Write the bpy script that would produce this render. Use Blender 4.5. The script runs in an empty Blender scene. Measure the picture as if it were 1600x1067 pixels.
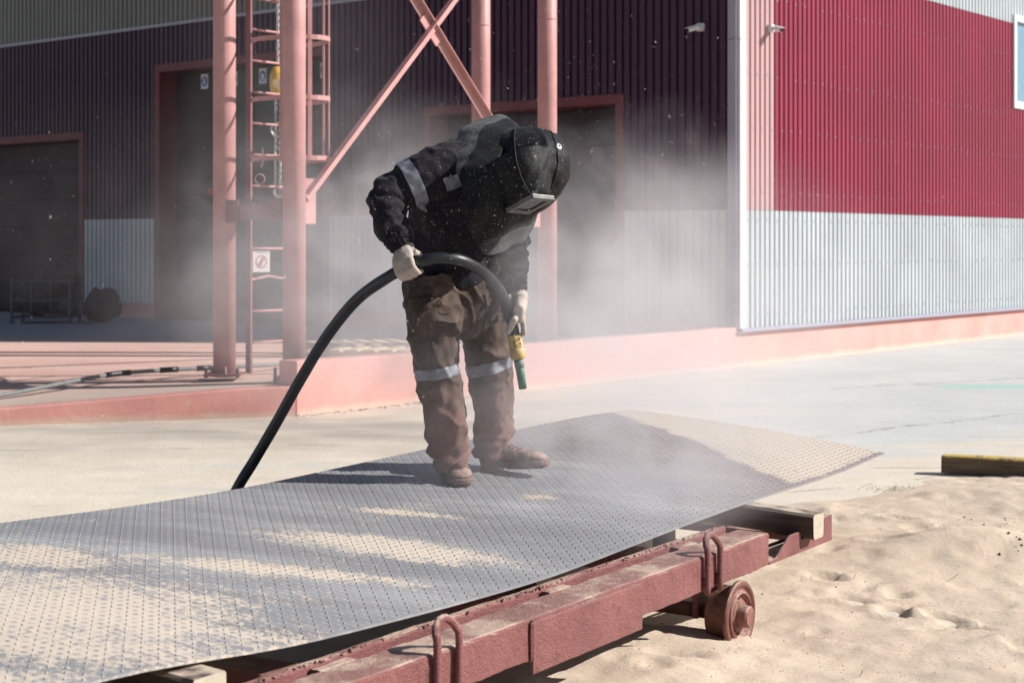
import bpy, math, random
import numpy as np
from mathutils import Vector, Matrix
random.seed(7); rng = np.random.default_rng(7)
scn = bpy.context.scene
C = scn.collection
R = math.radians

# ------------------------------------------------------------------ camera, sky, sun, exposure
F, CX, HV, CAMZ = 2544.0, 800.0, 382.0, 1.5
cam_d = bpy.data.cameras.new('camera'); cam = bpy.data.objects.new('camera', cam_d); C.objects.link(cam)
cam.location = (0, 0, CAMZ); cam.rotation_euler = (R(90), 0, 0)
cam_d.sensor_width = 36; cam_d.lens = 36 * F / 1600; cam_d.shift_y = -(533.5 - HV) / 1600
cam_d.clip_start = 0.1; cam_d.clip_end = 500
cam_d.dof.use_dof = True; cam_d.dof.focus_distance = 6.5; cam_d.dof.aperture_fstop = 5.0
scn.camera = cam
SUN_EL = R(34)
S_az = Vector((1, -0.06)).normalized()
S = Vector((S_az.x * math.cos(SUN_EL), S_az.y * math.cos(SUN_EL), math.sin(SUN_EL)))
world = bpy.data.worlds.new('World'); scn.world = world; world.use_nodes = True
wn = world.node_tree; bg = wn.nodes['Background']
sky = wn.nodes.new('ShaderNodeTexSky'); sky.sky_type = 'NISHITA'; sky.sun_disc = False
sky.sun_elevation = SUN_EL; sky.sun_rotation = math.atan2(S_az.x, S_az.y)
sky.air_density = 1.0; sky.dust_density = 1.0
wn.links.new(sky.outputs[0], bg.inputs[0]); bg.inputs[1].default_value = 0.05
sd = bpy.data.lights.new('sun', 'SUN'); sun = bpy.data.objects.new('sun', sd); C.objects.link(sun)
sd.energy = 5.0; sd.angle = R(0.5); sd.color = (1.0, 0.965, 0.915)
sun.rotation_euler = S.to_track_quat('Z', 'Y').to_euler()
scn.view_settings.view_transform = 'Standard'; scn.view_settings.look = 'None'
scn.view_settings.exposure = 0.57; scn.view_settings.gamma = 1
scn.view_settings.use_curve_mapping = False
scn.cycles.volume_bounces = 1; scn.cycles.max_bounces = 6; scn.cycles.diffuse_bounces = 3
scn.cycles.volume_step_rate = 1.0

# ------------------------------------------------------------------ helpers
def at(u, v, d):
    """world point seen at photo pixel (u, v) at depth d (metres)"""
    return Vector(((u - CX) / F * d, d, CAMZ - (v - HV) / F * d))

def vnoise(p, seed=0):
    p = np.asarray(p, float); i = np.floor(p).astype(np.int64); f = p - i; f = f * f * (3 - 2 * f)
    def h(ix, iy, iz):
        n = (ix * 374761393 + iy * 668265263 + iz * 2147483647 + seed * 1274126177) & 0xffffffff
        n = ((n ^ (n >> 13)) * 1274126177) & 0xffffffff
        n = n ^ (n >> 16)
        return (n & 0xffff) / 65535.0 * 2 - 1
    x, y, z = i[..., 0], i[..., 1], i[..., 2]; fx, fy, fz = f[..., 0], f[..., 1], f[..., 2]
    def l(a, b, t): return a + (b - a) * t
    return l(l(l(h(x, y, z), h(x+1, y, z), fx), l(h(x, y+1, z), h(x+1, y+1, z), fx), fy),
             l(l(h(x, y, z+1), h(x+1, y, z+1), fx), l(h(x, y+1, z+1), h(x+1, y+1, z+1), fx), fy), fz)
def fbm(p, seed=0, octv=3):
    p = np.asarray(p, float)
    return sum(vnoise(p * 2 ** k, seed + k) * 0.5 ** k for k in range(octv))

def tag(o, label=None, cat=None, group=None, kind=None):
    if label: o['label'] = label
    if cat: o['category'] = cat
    if group: o['group'] = group
    if kind: o['kind'] = kind
    return o
def empty(name, loc, label=None, cat=None, group=None):
    o = bpy.data.objects.new(name, None); C.objects.link(o); o.location = loc; o.empty_display_size = 0.2
    return tag(o, label, cat, group)
def put(o, parent, M=None):
    if M is not None: o.matrix_basis = M
    if parent is not None:
        o.parent = parent
        if parent.type == 'EMPTY': o.matrix_parent_inverse = Matrix.Translation(-Vector(parent.location))
    return o
def link_mesh(name, me, parent=None, M=None):
    o = bpy.data.objects.new(name, me); C.objects.link(o); return put(o, parent, M)
def copy_tree(o, parent=None):
    c = o.copy(); C.objects.link(c)
    if parent is not None: c.parent = parent
    for ch in list(o.children): copy_tree(ch, c)
    return c

class MB:
    def __init__(s): s.v = []; s.f = []
    def add(s, vs, fs):
        n = len(s.v); s.v += [tuple(v) for v in vs]; s.f += [tuple(i + n for i in f) for f in fs]; return s
    def box(s, c, h, X=(1, 0, 0), Y=(0, 1, 0), Z=(0, 0, 1)):
        c = Vector(c); X = Vector(X); Y = Vector(Y); Z = Vector(Z)
        vs = [c + X * (h[0] * i) + Y * (h[1] * j) + Z * (h[2] * k) for k in (-1, 1) for j in (-1, 1) for i in (-1, 1)]
        fs = [(0, 2, 3, 1), (4, 5, 7, 6), (0, 1, 5, 4), (2, 6, 7, 3), (0, 4, 6, 2), (1, 3, 7, 5)]
        if X.cross(Y).dot(Z) < 0: fs = [f[::-1] for f in fs]
        return s.add(vs, fs)
    def bar(s, p, q, w, h, up=(0, 0, 1)):
        p = Vector(p); q = Vector(q); d = q - p; X = d.normalized(); Y = Vector(up).cross(X)
        if Y.length < 1e-4: Y = Vector((0, 1, 0)).cross(X)
        Y.normalize(); Z = X.cross(Y)
        return s.box((p + q) / 2, (d.length / 2, w / 2, h / 2), X, Y, Z)
    def loft(s, secs, n=20, cap=True, ref=None):
        """secs: (centre, r1, r2); r1 across the view (ref direction), r2 the other way"""
        P = [Vector(c[0]) for c in secs]; m = len(P); base = len(s.v); vs = []
        ref = Vector(ref) if ref is not None else None
        prev = None
        for i, sec in enumerate(secs):
            t = (P[min(i + 1, m - 1)] - P[max(i - 1, 0)]).normalized()
            if ref is not None: e1 = ref - t * ref.dot(t)
            elif prev is None: e1 = t.orthogonal()
            else: e1 = prev - t * prev.dot(t)
            e1.normalize(); prev = e1; e2 = t.cross(e1)
            for k in range(n):
                a = 2 * math.pi * k / n
                vs.append(P[i] + e1 * (math.cos(a) * sec[1]) + e2 * (math.sin(a) * sec[2]))
        fs = [(i * n + k, i * n + (k + 1) % n, (i + 1) * n + (k + 1) % n, (i + 1) * n + k) for i in range(m - 1) for k in range(n)]
        if cap:
            fs.append(tuple(range(n))[::-1]); fs.append(tuple((m - 1) * n + k for k in range(n)))
        return s.add(vs, fs)
    def tube(s, pts, r, n=10, cap=True):
        rr = r if isinstance(r, (list, tuple)) else [r] * len(pts)
        return s.loft([(p, a, a) for p, a in zip(pts, rr)], n, cap)
    def blob(s, pts, rr, n=14):
        """tube with rounded ends"""
        P = [Vector(p) for p in pts]; t0 = (P[0] - P[1]).normalized(); t1 = (P[-1] - P[-2]).normalized()
        secs = [(P[0] + t0 * rr[0] * math.sin(a), rr[0] * math.cos(a), rr[0] * math.cos(a)) for a in (1.45, 1.0, 0.5)]
        secs += [(p, r, r) for p, r in zip(P, rr)]
        secs += [(P[-1] + t1 * rr[-1] * math.sin(a), rr[-1] * math.cos(a), rr[-1] * math.cos(a)) for a in (0.5, 1.0, 1.45)]
        return s.loft(secs, n)
    def mesh(s, name, mat, smooth=False):
        me = bpy.data.meshes.new(name); me.from_pydata(s.v, [], s.f); me.validate(); me.update()
        if mat: me.materials.append(mat)
        if smooth: me.polygons.foreach_set('use_smooth', [True] * len(me.polygons))
        return me
    def build(s, name, mat, parent=None, smooth=False, bevel=0, M=None, segs=2):
        o = link_mesh(name, s.mesh(name, mat, smooth), parent, M)
        if bevel:
            b = o.modifiers.new('bevel', 'BEVEL'); b.width = bevel; b.segments = segs; b.limit_method = 'ANGLE'; b.angle_limit = R(35)
        return o

def spline(pts, n):
    """Catmull-Rom through 3D points"""
    P = [Vector(p) for p in pts]; P = [P[0] * 2 - P[1]] + P + [P[-1] * 2 - P[-2]]; out = []
    for i in range(1, len(P) - 2):
        for k in range(n):
            t = k / n; a, b, c, d = P[i-1], P[i], P[i+1], P[i+2]
            out.append(0.5 * ((2*b) + (c - a) * t + (2*a - 5*b + 4*c - d) * t*t + (3*b - a - 3*c + d) * t**3))
    out.append(P[-2]); return out

def remeshed(mb, name, mat, voxel, smooth=6, disp=None):
    me = mb.mesh(name + '_raw', None); o = bpy.data.objects.new('tmp', me); C.objects.link(o)
    m = o.modifiers.new('r', 'REMESH'); m.mode = 'VOXEL'; m.voxel_size = voxel; m.use_smooth_shade = True
    if smooth:
        m = o.modifiers.new('s', 'SMOOTH'); m.iterations = smooth; m.factor = 0.5
    dg = bpy.context.evaluated_depsgraph_get(); ev = o.evaluated_get(dg)
    nm = bpy.data.meshes.new_from_object(ev); bpy.data.objects.remove(o); nm.name = name
    nm.materials.clear(); nm.materials.append(mat)
    if disp is not None:
        n = len(nm.vertices); co = np.empty(n * 3); nm.vertices.foreach_get('co', co); co = co.reshape(-1, 3)
        no = np.empty(n * 3); nm.vertex_normals.foreach_get('vector', no); no = no.reshape(-1, 3)
        co = co + no * disp(co)[:, None]; nm.vertices.foreach_set('co', co.ravel()); nm.update()
    nm.polygons.foreach_set('use_smooth', [True] * len(nm.polygons))
    return nm
def take_faces(me, name, mat, test, off, thick=0.0025):
    """part cut from a garment: the faces for which test(centre, normal) holds, raised by off"""
    idx = {}; vs = []; fs = []
    for p in me.polygons:
        if test(p.center, p.normal):
            f = []
            for vi in p.vertices:
                if vi not in idx:
                    idx[vi] = len(vs); v = me.vertices[vi]; vs.append(v.co + v.normal * off)
                f.append(idx[vi])
            fs.append(f)
    mb = MB(); mb.add(vs, fs); return mb.mesh(name, mat, True)

import bmesh
def cut_band(me, name, mat, planes, keep, off):
    """part cut cleanly from a garment: inside every plane (point, outward normal) and where keep(centre) holds"""
    bm = bmesh.new(); bm.from_mesh(me)
    for p, n in planes:
        bmesh.ops.bisect_plane(bm, geom=bm.verts[:] + bm.edges[:] + bm.faces[:], plane_co=p, plane_no=n, clear_outer=True)
    bmesh.ops.delete(bm, geom=[f for f in bm.faces if not keep(f.calc_center_median(), f.normal)], context='FACES')
    bm.normal_update()
    for v in bm.verts: v.co += v.normal * off
    nm = bpy.data.meshes.new(name); bm.to_mesh(nm); bm.free(); nm.materials.clear(); nm.materials.append(mat)
    nm.polygons.foreach_set('use_smooth', [True] * len(nm.polygons)); return nm

# ------------------------------------------------------------------ materials
def nd(nt, t, **kw):
    n = nt.nodes.new(t)
    for k, v in kw.items(): setattr(n, k, v)
    return n
def ramp(nt, fac, stops):
    r = nd(nt, 'ShaderNodeValToRGB'); el = r.color_ramp.elements
    while len(el) < len(stops): el.new(0.5)
    for e, (p, c) in zip(el, stops): e.position = p; e.color = (*c, 1) if len(c) == 3 else c
    nt.links.new(fac, r.inputs[0]); return r.outputs[0]
def noise(nt, vec, scale, detail=4, rough=0.55, dist=0.0):
    n = nd(nt, 'ShaderNodeTexNoise'); n.inputs['Scale'].default_value = scale; n.inputs['Detail'].default_value = detail
    n.inputs['Roughness'].default_value = rough; n.inputs['Distortion'].default_value = dist
    nt.links.new(vec, n.inputs['Vector']); return n.outputs[0]
def mixc(nt, fac, a, b, mode='MIX'):
    m = nd(nt, 'ShaderNodeMix', data_type='RGBA', blend_type=mode)
    def s(i, x):
        if isinstance(x, (tuple, list)): m.inputs[i].default_value = (*x, 1) if len(x) == 3 else x
        elif isinstance(x, (int, float)): m.inputs[i].default_value = x
        else: nt.links.new(x, m.inputs[i])
    s(0, fac); s(6, a); s(7, b); return m.outputs[2]
def mth(nt, op, a, b=None, c=None, clamp=False):
    m = nd(nt, 'ShaderNodeMath', operation=op); m.use_clamp = clamp
    for i, x in enumerate((a, b, c)):
        if x is None: continue
        if isinstance(x, (int, float)): m.inputs[i].default_value = x
        else: nt.links.new(x, m.inputs[i])
    return m.outputs[0]
def maprange(nt, x, a, b, lo=0.0, hi=1.0, smooth=True):
    m = nd(nt, 'ShaderNodeMapRange'); m.interpolation_type = 'SMOOTHSTEP' if smooth else 'LINEAR'
    nt.links.new(x, m.inputs[0])
    for i, v in zip((1, 2, 3, 4), (a, b, lo, hi)): m.inputs[i].default_value = v
    return m.outputs[0]
def base(name, rough=0.7, metal=0.0, spec=0.4):
    m = bpy.data.materials.new(name); m.use_nodes = True; nt = m.node_tree; b = nt.nodes['Principled BSDF']
    b.inputs['Roughness'].default_value = rough; b.inputs['Metallic'].default_value = metal
    b.inputs['Specular IOR Level'].default_value = spec
    tc = nd(nt, 'ShaderNodeTexCoord'); geo = nd(nt, 'ShaderNodeNewGeometry')
    return m, nt, b, geo.outputs['Position']
def bump(nt, b, h, strength, dist):
    bn = nd(nt, 'ShaderNodeBump'); bn.inputs['Strength'].default_value = strength; bn.inputs['Distance'].default_value = dist
    nt.links.new(h, bn.inputs['Height']); nt.links.new(bn.outputs[0], b.inputs['Normal'])
def simple(name, col, rough=0.6, metal=0.0, var=0.15, scale=8, bmp=0.0, bscale=60, bdist=0.002, dust=None, dustamt=0.5, spec=0.4):
    m, nt, b, pos = base(name, rough, metal, spec)
    lo = tuple(c * (1 - var) for c in col); hi = tuple(min(1, c * (1 + var)) for c in col)
    c = ramp(nt, noise(nt, pos, scale), [(0.3, lo), (0.7, hi)])
    if dust:
        g = nd(nt, 'ShaderNodeNewGeometry'); sp = nd(nt, 'ShaderNodeSeparateXYZ'); nt.links.new(g.outputs['Normal'], sp.inputs[0])
        up = maprange(nt, sp.outputs[2], -0.1, 0.9)
        n2 = maprange(nt, noise(nt, pos, scale * 2.5, 6), 0.35, 0.65)
        fac = mth(nt, 'MULTIPLY', mth(nt, 'MULTIPLY', up, mth(nt, 'ADD', mth(nt, 'MULTIPLY', n2, 0.7), 0.3)), dustamt)
        c = mixc(nt, fac, c, dust)
    nt.links.new(c, b.inputs['Base Color'])
    if bmp: bump(nt, b, noise(nt, pos, bscale, 5), bmp, bdist)
    return m

SANDC = (0.56, 0.47, 0.375)
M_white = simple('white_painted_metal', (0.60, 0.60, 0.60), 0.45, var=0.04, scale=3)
M_grey_shadetrim = simple('grey_flashing_and_shaded_trim', (0.30, 0.30, 0.37), 0.5, var=0.05, scale=3)  # grey flashing; also the white corner trim's shaded side, shade put into the colour
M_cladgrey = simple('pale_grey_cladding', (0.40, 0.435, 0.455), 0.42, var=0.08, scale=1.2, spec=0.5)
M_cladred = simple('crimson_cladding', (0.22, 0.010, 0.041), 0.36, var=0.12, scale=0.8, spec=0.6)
M_cladred_shade = simple('crimson_cladding_shaded', (0.034, 0.003, 0.028), 0.5, var=0.10, scale=1.0, spec=0.5)  # crimson band on the shaded wall, its shade put into the colour
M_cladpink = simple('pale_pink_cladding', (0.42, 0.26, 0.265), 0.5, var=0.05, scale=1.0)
M_cladgrey_shade = simple('pale_grey_cladding_shaded', (0.17, 0.17, 0.16), 0.5, var=0.10, scale=1.2)  # upper pale grey band of the shaded wall, darkened to carry its shade
M_doorframe = simple('red_door_frame_paint', (0.13, 0.030, 0.036), 0.55, var=0.12, scale=4)
M_doorleaf = simple('dark_brown_door_paint', (0.017, 0.006, 0.013), 0.6, var=0.2, scale=2)
M_doorgreen = simple('dark_green_door_paint', (0.022, 0.030, 0.026), 0.5, var=0.2, scale=2)
M_core = simple('inner_wall', (0.05, 0.03, 0.035), 0.9)
M_pinkpaint = None
def pink_mat():
    m, nt, b, pos = base('salmon_masonry_paint', 0.8, 0, 0.25)
    n = noise(nt, pos, 1.3, 6, 0.6)
    c = ramp(nt, n, [(0.3, (0.58, 0.265, 0.235)), (0.7, (0.68, 0.345, 0.305))])
    n2 = maprange(nt, noise(nt, pos, 9, 6, 0.7), 0.57, 0.70)
    c = mixc(nt, mth(nt, 'MULTIPLY', n2, 0.35), c, (0.66, 0.47, 0.38))
    sp = nd(nt, 'ShaderNodeSeparateXYZ'); nt.links.new(pos, sp.inputs[0])
    low = maprange(nt, mth(nt, 'ADD', sp.outputs[2], mth(nt, 'MULTIPLY', noise(nt, pos, 3, 5), 0.10)), 0.05, 0.13, 1, 0)
    c = mixc(nt, mth(nt, 'MULTIPLY', low, 0.7), c, (0.60, 0.50, 0.40))
    nt.links.new(c, b.inputs['Base Color']); bump(nt, b, noise(nt, pos, 14, 8, 0.65), 0.5, 0.012); return m
M_pinkpaint = pink_mat()
M_colpink = simple('dusty_pink_column_paint', (0.45, 0.230, 0.222), 0.5, var=0.15, scale=3.5, bmp=0.15, bscale=25)
M_darkred = simple('brown_red_steel_paint', (0.20, 0.08, 0.085), 0.55, var=0.12, scale=5)
def trolley_mat():
    m, nt, b, pos = base('rough_red_oxide_paint', 0.55, 0, 0.45)
    c = ramp(nt, noise(nt, pos, 5, 6), [(0.3, (0.145, 0.040, 0.040)), (0.7, (0.235, 0.080, 0.076))])
    fine = noise(nt, pos, 260, 5, 0.7)
    c = mixc(nt, mth(nt, 'MULTIPLY', maprange(nt, fine, 0.5, 0.68), 0.32), c, (0.46, 0.26, 0.23))
    wear = maprange(nt, noise(nt, pos, 11, 8, 0.7), 0.60, 0.66)
    c = mixc(nt, mth(nt, 'MULTIPLY', wear, 0.6), c, (0.08, 0.035, 0.028))
    g = nd(nt, 'ShaderNodeNewGeometry'); sp = nd(nt, 'ShaderNodeSeparateXYZ'); nt.links.new(g.outputs['Normal'], sp.inputs[0])
    up = maprange(nt, sp.outputs[2], 0.35, 0.95)
    patch = maprange(nt, noise(nt, pos, 4.5, 7, 0.65), 0.42, 0.60)
    c = mixc(nt, mth(nt, 'MULTIPLY', up, mth(nt, 'ADD', mth(nt, 'MULTIPLY', patch, 0.65), 0.22)), c, (0.56, 0.42, 0.33))
    nt.links.new(c, b.inputs['Base Color'])
    h = mth(nt, 'ADD', mth(nt, 'MULTIPLY', noise(nt, pos, 130, 4, 0.7), 0.8), mth(nt, 'MULTIPLY', noise(nt, pos, 26, 5), 0.9))
    bump(nt, b, h, 0.8, 0.012); return m
M_trolley = trolley_mat()
M_rust = simple('rusty_wheel_iron', (0.15, 0.062, 0.048), 0.6, metal=0.25, var=0.35, scale=14, bmp=0.6, bscale=90, bdist=0.003, dust=(0.4, 0.28, 0.22), dustamt=0.5)
M_wheelface = simple('wheel_red_oxide', (0.20, 0.082, 0.070), 0.6, var=0.45, scale=26, bmp=0.5, bscale=110, bdist=0.003, dust=(0.5, 0.36, 0.28), dustamt=0.6)

def wood_mat(name, c0, c1, axis, dust=0.5, end=None):
    m, nt, b, pos = base(name, 0.85, 0, 0.2)
    mp = nd(nt, 'ShaderNodeMapping'); mp.inputs['Rotation'].default_value = (0, 0, -axis); mp.inputs['Scale'].default_value = (0.08, 1, 1)
    mp.vector_type = 'POINT'
    rot = nd(nt, 'ShaderNodeVectorRotate', rotation_type='Z_AXIS'); nt.links.new(pos, rot.inputs['Vector']); rot.inputs['Angle'].default_value = -axis
    sc = nd(nt, 'ShaderNodeVectorMath', operation='MULTIPLY'); nt.links.new(rot.outputs[0], sc.inputs[0]); sc.inputs[1].default_value = (0.06, 1, 1)
    g = noise(nt, sc.outputs[0], 60, 6, 0.6)
    c = ramp(nt, g, [(0.3, c0), (0.7, c1)])
    gg = nd(nt, 'ShaderNodeNewGeometry'); sp = nd(nt, 'ShaderNodeSeparateXYZ'); nt.links.new(gg.outputs['Normal'], sp.inputs[0])
    up = maprange(nt, sp.outputs[2], 0.3, 0.9)
    c = mixc(nt, mth(nt, 'MULTIPLY', up, mth(nt, 'MULTIPLY', maprange(nt, noise(nt, pos, 12, 5), 0.3, 0.6), dust)), c, SANDC)
    nt.links.new(c, b.inputs['Base Color']); bump(nt, b, g, 0.6, 0.004); return m

# ------------------------------------------------------------------ directions of the place
K = Vector((2.77, 20.0, 0))                       # corner of the hall
DR = Vector((0.629, 0.777, 0)).normalized()       # along the sunlit wall
NR = Vector((DR.y, -DR.x, 0))                     # its outward normal
DL = -NR; NL = -DR                                # the shaded wall: along, outward
Z = Vector((0, 0, 1))
PZ = 0.27                                         # platform level

# ------------------------------------------------------------------ ground
def yard_mat():
    m, nt, b, pos = base('dusty_concrete', 0.85, 0, 0.25)
    sp = nd(nt, 'ShaderNodeSeparateXYZ'); nt.links.new(pos, sp.inputs[0]); x, y = sp.outputs[0], sp.outputs[1]
    n = noise(nt, pos, 0.7, 6, 0.6)
    grey = ramp(nt, n, [(0.3, (0.42, 0.44, 0.43)), (0.7, (0.51, 0.52, 0.505))])
    st = nd(nt, 'ShaderNodeVectorMath', operation='MULTIPLY'); nt.links.new(pos, st.inputs[0]); st.inputs[1].default_value = (0.35, 1.6, 1)
    streak = noise(nt, st.outputs[0], 1.1, 6, 0.62)
    sandy = ramp(nt, noise(nt, pos, 2.0, 6), [(0.3, (0.56, 0.49, 0.40)), (0.7, (0.64, 0.57, 0.475))])
    # sand drifts cover the concrete toward the left and along the sand pit
    side = maprange(nt, mth(nt, 'SUBTRACT', mth(nt, 'MULTIPLY', y, 0.18), x), -1.2, 2.6)
    edge = maprange(nt, mth(nt, 'SUBTRACT', y, mth(nt, 'MULTIPLY', x, 0.85)), 8.2, 10.6, 1, 0)
    k = mth(nt, 'ADD', mth(nt, 'MAXIMUM', side, edge), mth(nt, 'MULTIPLY', mth(nt, 'SUBTRACT', streak, 0.5), 2.2))
    c = mixc(nt, maprange(nt, k, 0.25, 0.85), grey, sandy)
    spots = maprange(nt, noise(nt, pos, 22, 4, 0.7), 0.66, 0.74)
    c = mixc(nt, mth(nt, 'MULTIPLY', spots, 0.35), c, (0.25, 0.22, 0.18))
    dark = maprange(nt, noise(nt, st.outputs[0], 2.7, 7, 0.7), 0.56, 0.72)
    c = mixc(nt, mth(nt, 'MULTIPLY', dark, 0.55), c, (0.30, 0.30, 0.29))
    scr = maprange(nt, noise(nt, st.outputs[0], 16, 6, 0.7), 0.60, 0.70)
    c = mixc(nt, mth(nt, 'MULTIPLY', scr, 0.35), c, (0.30, 0.28, 0.25))
    gr_ = noise(nt, pos, 33, 7, 0.75)
    c = mixc(nt, mth(nt, 'MULTIPLY', maprange(nt, gr_, 0.52, 0.66), 0.35), c, (0.33, 0.315, 0.29))
    pal = maprange(nt, noise(nt, st.outputs[0], 5, 7, 0.7), 0.52, 0.64)
    c = mixc(nt, mth(nt, 'MULTIPLY', pal, 0.35), c, (0.62, 0.58, 0.52))
    # cracks and slab joints
    def line(px, py, ang, wob, w, x0, x1):
        ca, sa = math.cos(ang), math.sin(ang)
        dx = mth(nt, 'SUBTRACT', x, px); dy = mth(nt, 'SUBTRACT', y, py)
        t = mth(nt, 'ADD', mth(nt, 'MULTIPLY', dx, ca), mth(nt, 'MULTIPLY', dy, sa))
        e = mth(nt, 'SUBTRACT', mth(nt, 'MULTIPLY', dy, ca), mth(nt, 'MULTIPLY', dx, sa))
        e = mth(nt, 'ADD', e, mth(nt, 'MULTIPLY', mth(nt, 'SUBTRACT', noise(nt, pos, 1.7, 5), 0.5), wob))
        e = mth(nt, 'ABSOLUTE', e); l = maprange(nt, e, w * 0.4, w, 1, 0)
        l = mth(nt, 'MULTIPLY', l, maprange(nt, t, x0, x0 + 0.4)); l = mth(nt, 'MULTIPLY', l, maprange(nt, t, x1 - 0.4, x1, 1, 0)); return l
    l1 = line(2.3, 12.6, R(40), 0.5, 0.05, -1.5, 6.0)
    l2 = line(1.6, 15.6, R(-16), 0.06, 0.03, -0.6, 2.0)
    l3 = line(3.0, 16.8, R(28), 0.5, 0.07, 0, 7)
    l4 = line(2.05, 10.9, R(3), 0.1, 0.03, -0.7, 1.6)
    l5 = line(1.9, 10.0, R(33), 0.25, 0.03, -1.0, 1.5)
    ls = mth(nt, 'MAXIMUM', mth(nt, 'MAXIMUM', l1, l2), mth(nt, 'MAXIMUM', l3, mth(nt, 'MAXIMUM', l4, l5)))
    ls = mth(nt, 'MULTIPLY', ls, maprange(nt, noise(nt, pos, 6, 7, 0.75), 0.44, 0.60))
    c = mixc(nt, mth(nt, 'MULTIPLY', ls, 0.6), c, (0.20, 0.18, 0.15))
    # turquoise paint spilt near the crack
    dx = mth(nt, 'SUBTRACT', x, 5.1); dy = mth(nt, 'SUBTRACT', y, 17.2)
    dd = mth(nt, 'ADD', mth(nt, 'ADD', mth(nt, 'MULTIPLY', dx, dx), mth(nt, 'MULTIPLY', mth(nt, 'MULTIPLY', dy, dy), 5)), mth(nt, 'MULTIPLY', noise(nt, pos, 6, 5), 1.2))
    c = mixc(nt, mth(nt, 'MULTIPLY', maprange(nt, dd, 0.75, 1.15, 1, 0), 0.6), c, (0.25, 0.50, 0.44))
    nt.links.new(c, b.inputs['Base Color'])
    h = mth(nt, 'ADD', mth(nt, 'MULTIPLY', noise(nt, pos, 40, 6, 0.7), 0.5), mth(nt, 'SUBTRACT', noise(nt, pos, 5, 6, 0.6), mth(nt, 'MULTIPLY', ls, 0.7)))
    bump(nt, b, h, 0.6, 0.012); return m
MB().add([(-200, -150, 0), (200, -150, 0), (200, 400, 0), (-200, 400, 0)], [(0, 1, 2, 3)]).build('ground', yard_mat())['kind'] = 'structure'

def plate_table(tab, a):
    return float(np.interp(a, [t[0] for t in tab], [t[1] for t in tab]))
R0 = Vector((1.85, 8.09, 0)); AX = Vector((-0.545, -0.8385, 0)).normalized(); CXX = Vector((-0.8385, 0.545, 0)).normalized()
def tr(a, c, z): return R0 + AX * a + CXX * c + Z * z      # trolley frame: a along, c across (away), z up

def sand_region(x, y):
    # signed distance-like mask, > 0 inside the sand
    ln = (-(y - 9.83) + (x - 1.70) * 0.72) / 1.23
    ac = (x - R0.x) * CXX.x + (y - R0.y) * CXX.y           # across the trolley
    return np.minimum(ln, 0.9 - ac)
SG = {}
def sandz(x, y):
    i = int((y - SG['y0']) / SG['st']); j = int((x - SG['x0']) / SG['st'])
    hh_ = SG['h']; return float(hh_[min(max(i, 0), hh_.shape[0] - 1), min(max(j, 0), hh_.shape[1] - 1)])
def make_sand():
    x0, x1, y0, y1 = -3.0, 8.5, 1.5, 14.5; st = 0.03
    xs = np.arange(x0, x1, st); ys = np.arange(y0, y1, st); Xg, Yg = np.meshgrid(xs, ys); P = np.stack([Xg, Yg, np.zeros_like(Xg)], -1)
    h = 0.030 * fbm(P * 0.9, 3, 3) + 0.010 * fbm(P * 4.0, 9, 2) + 0.030
    # a low mound on the right
    h += 0.006 * fbm(P * 14, 77, 2) + 0.12 * np.exp(-(((Xg - 2.15) / 0.55) ** 2 + ((Yg - 7.7) / 0.40) ** 2)) + 0.05 * np.exp(-(((Xg - 3.0) / 0.6) ** 2 + ((Yg - 9.3) / 0.5) ** 2))
    r = np.random.default_rng(5)
    def foot(fx, fy, an, L, W, D):
        nonlocal h
        ca, sa = math.cos(an), math.sin(an); dx = Xg - fx; dy = Yg - fy
        a = (dx * ca + dy * sa) / L; b = (-dx * sa + dy * ca) / W; q = a * a + b * b
        h = h - D * np.exp(-q * 1.6) * (1 + 0.3 * a) + D * 0.45 * np.exp(-((np.sqrt(q) - 1.35) / 0.35) ** 2)
    for k in range(9):   # trail beside the trolley
        foot(1.35 + 0.10 * k + r.uniform(-.06, .06), 7.15 - 0.30 * k * 0.8 + r.uniform(-.1, .1), R(-60) + r.uniform(-.4, .4), .12, .055, .030)
    for k in range(190):
        foot(r.uniform(-0.6, 5.0), r.uniform(3.0, 9.6), r.uniform(0, 6.3), r.uniform(.05, .14), r.uniform(.03, .07), r.uniform(.006, .022))
    m = sand_region(Xg, Yg) + 0.28 * fbm(P * 1.3, 21, 4)
    k = np.clip(m / 0.5, -1, 1); h = np.where(k > 0, h * k ** 0.7, h * 0 + k * 0.05) - 0.004
    h = np.maximum(h, -0.08)
    SG.update(h=h, x0=x0, y0=y0, st=st)
    nx, ny = len(xs), len(ys); v = np.stack([Xg, Yg, h], -1).reshape(-1, 3)
    idx = np.arange(nx * ny).reshape(ny, nx)
    q = np.stack([idx[:-1, :-1], idx[:-1, 1:], idx[1:, 1:], idx[1:, :-1]], -1).reshape(-1, 4)
    me = bpy.data.meshes.new('sand'); me.from_pydata(v.tolist(), [], q.tolist()); me.polygons.foreach_set('use_smooth', [True] * len(me.polygons))
    return me
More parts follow.
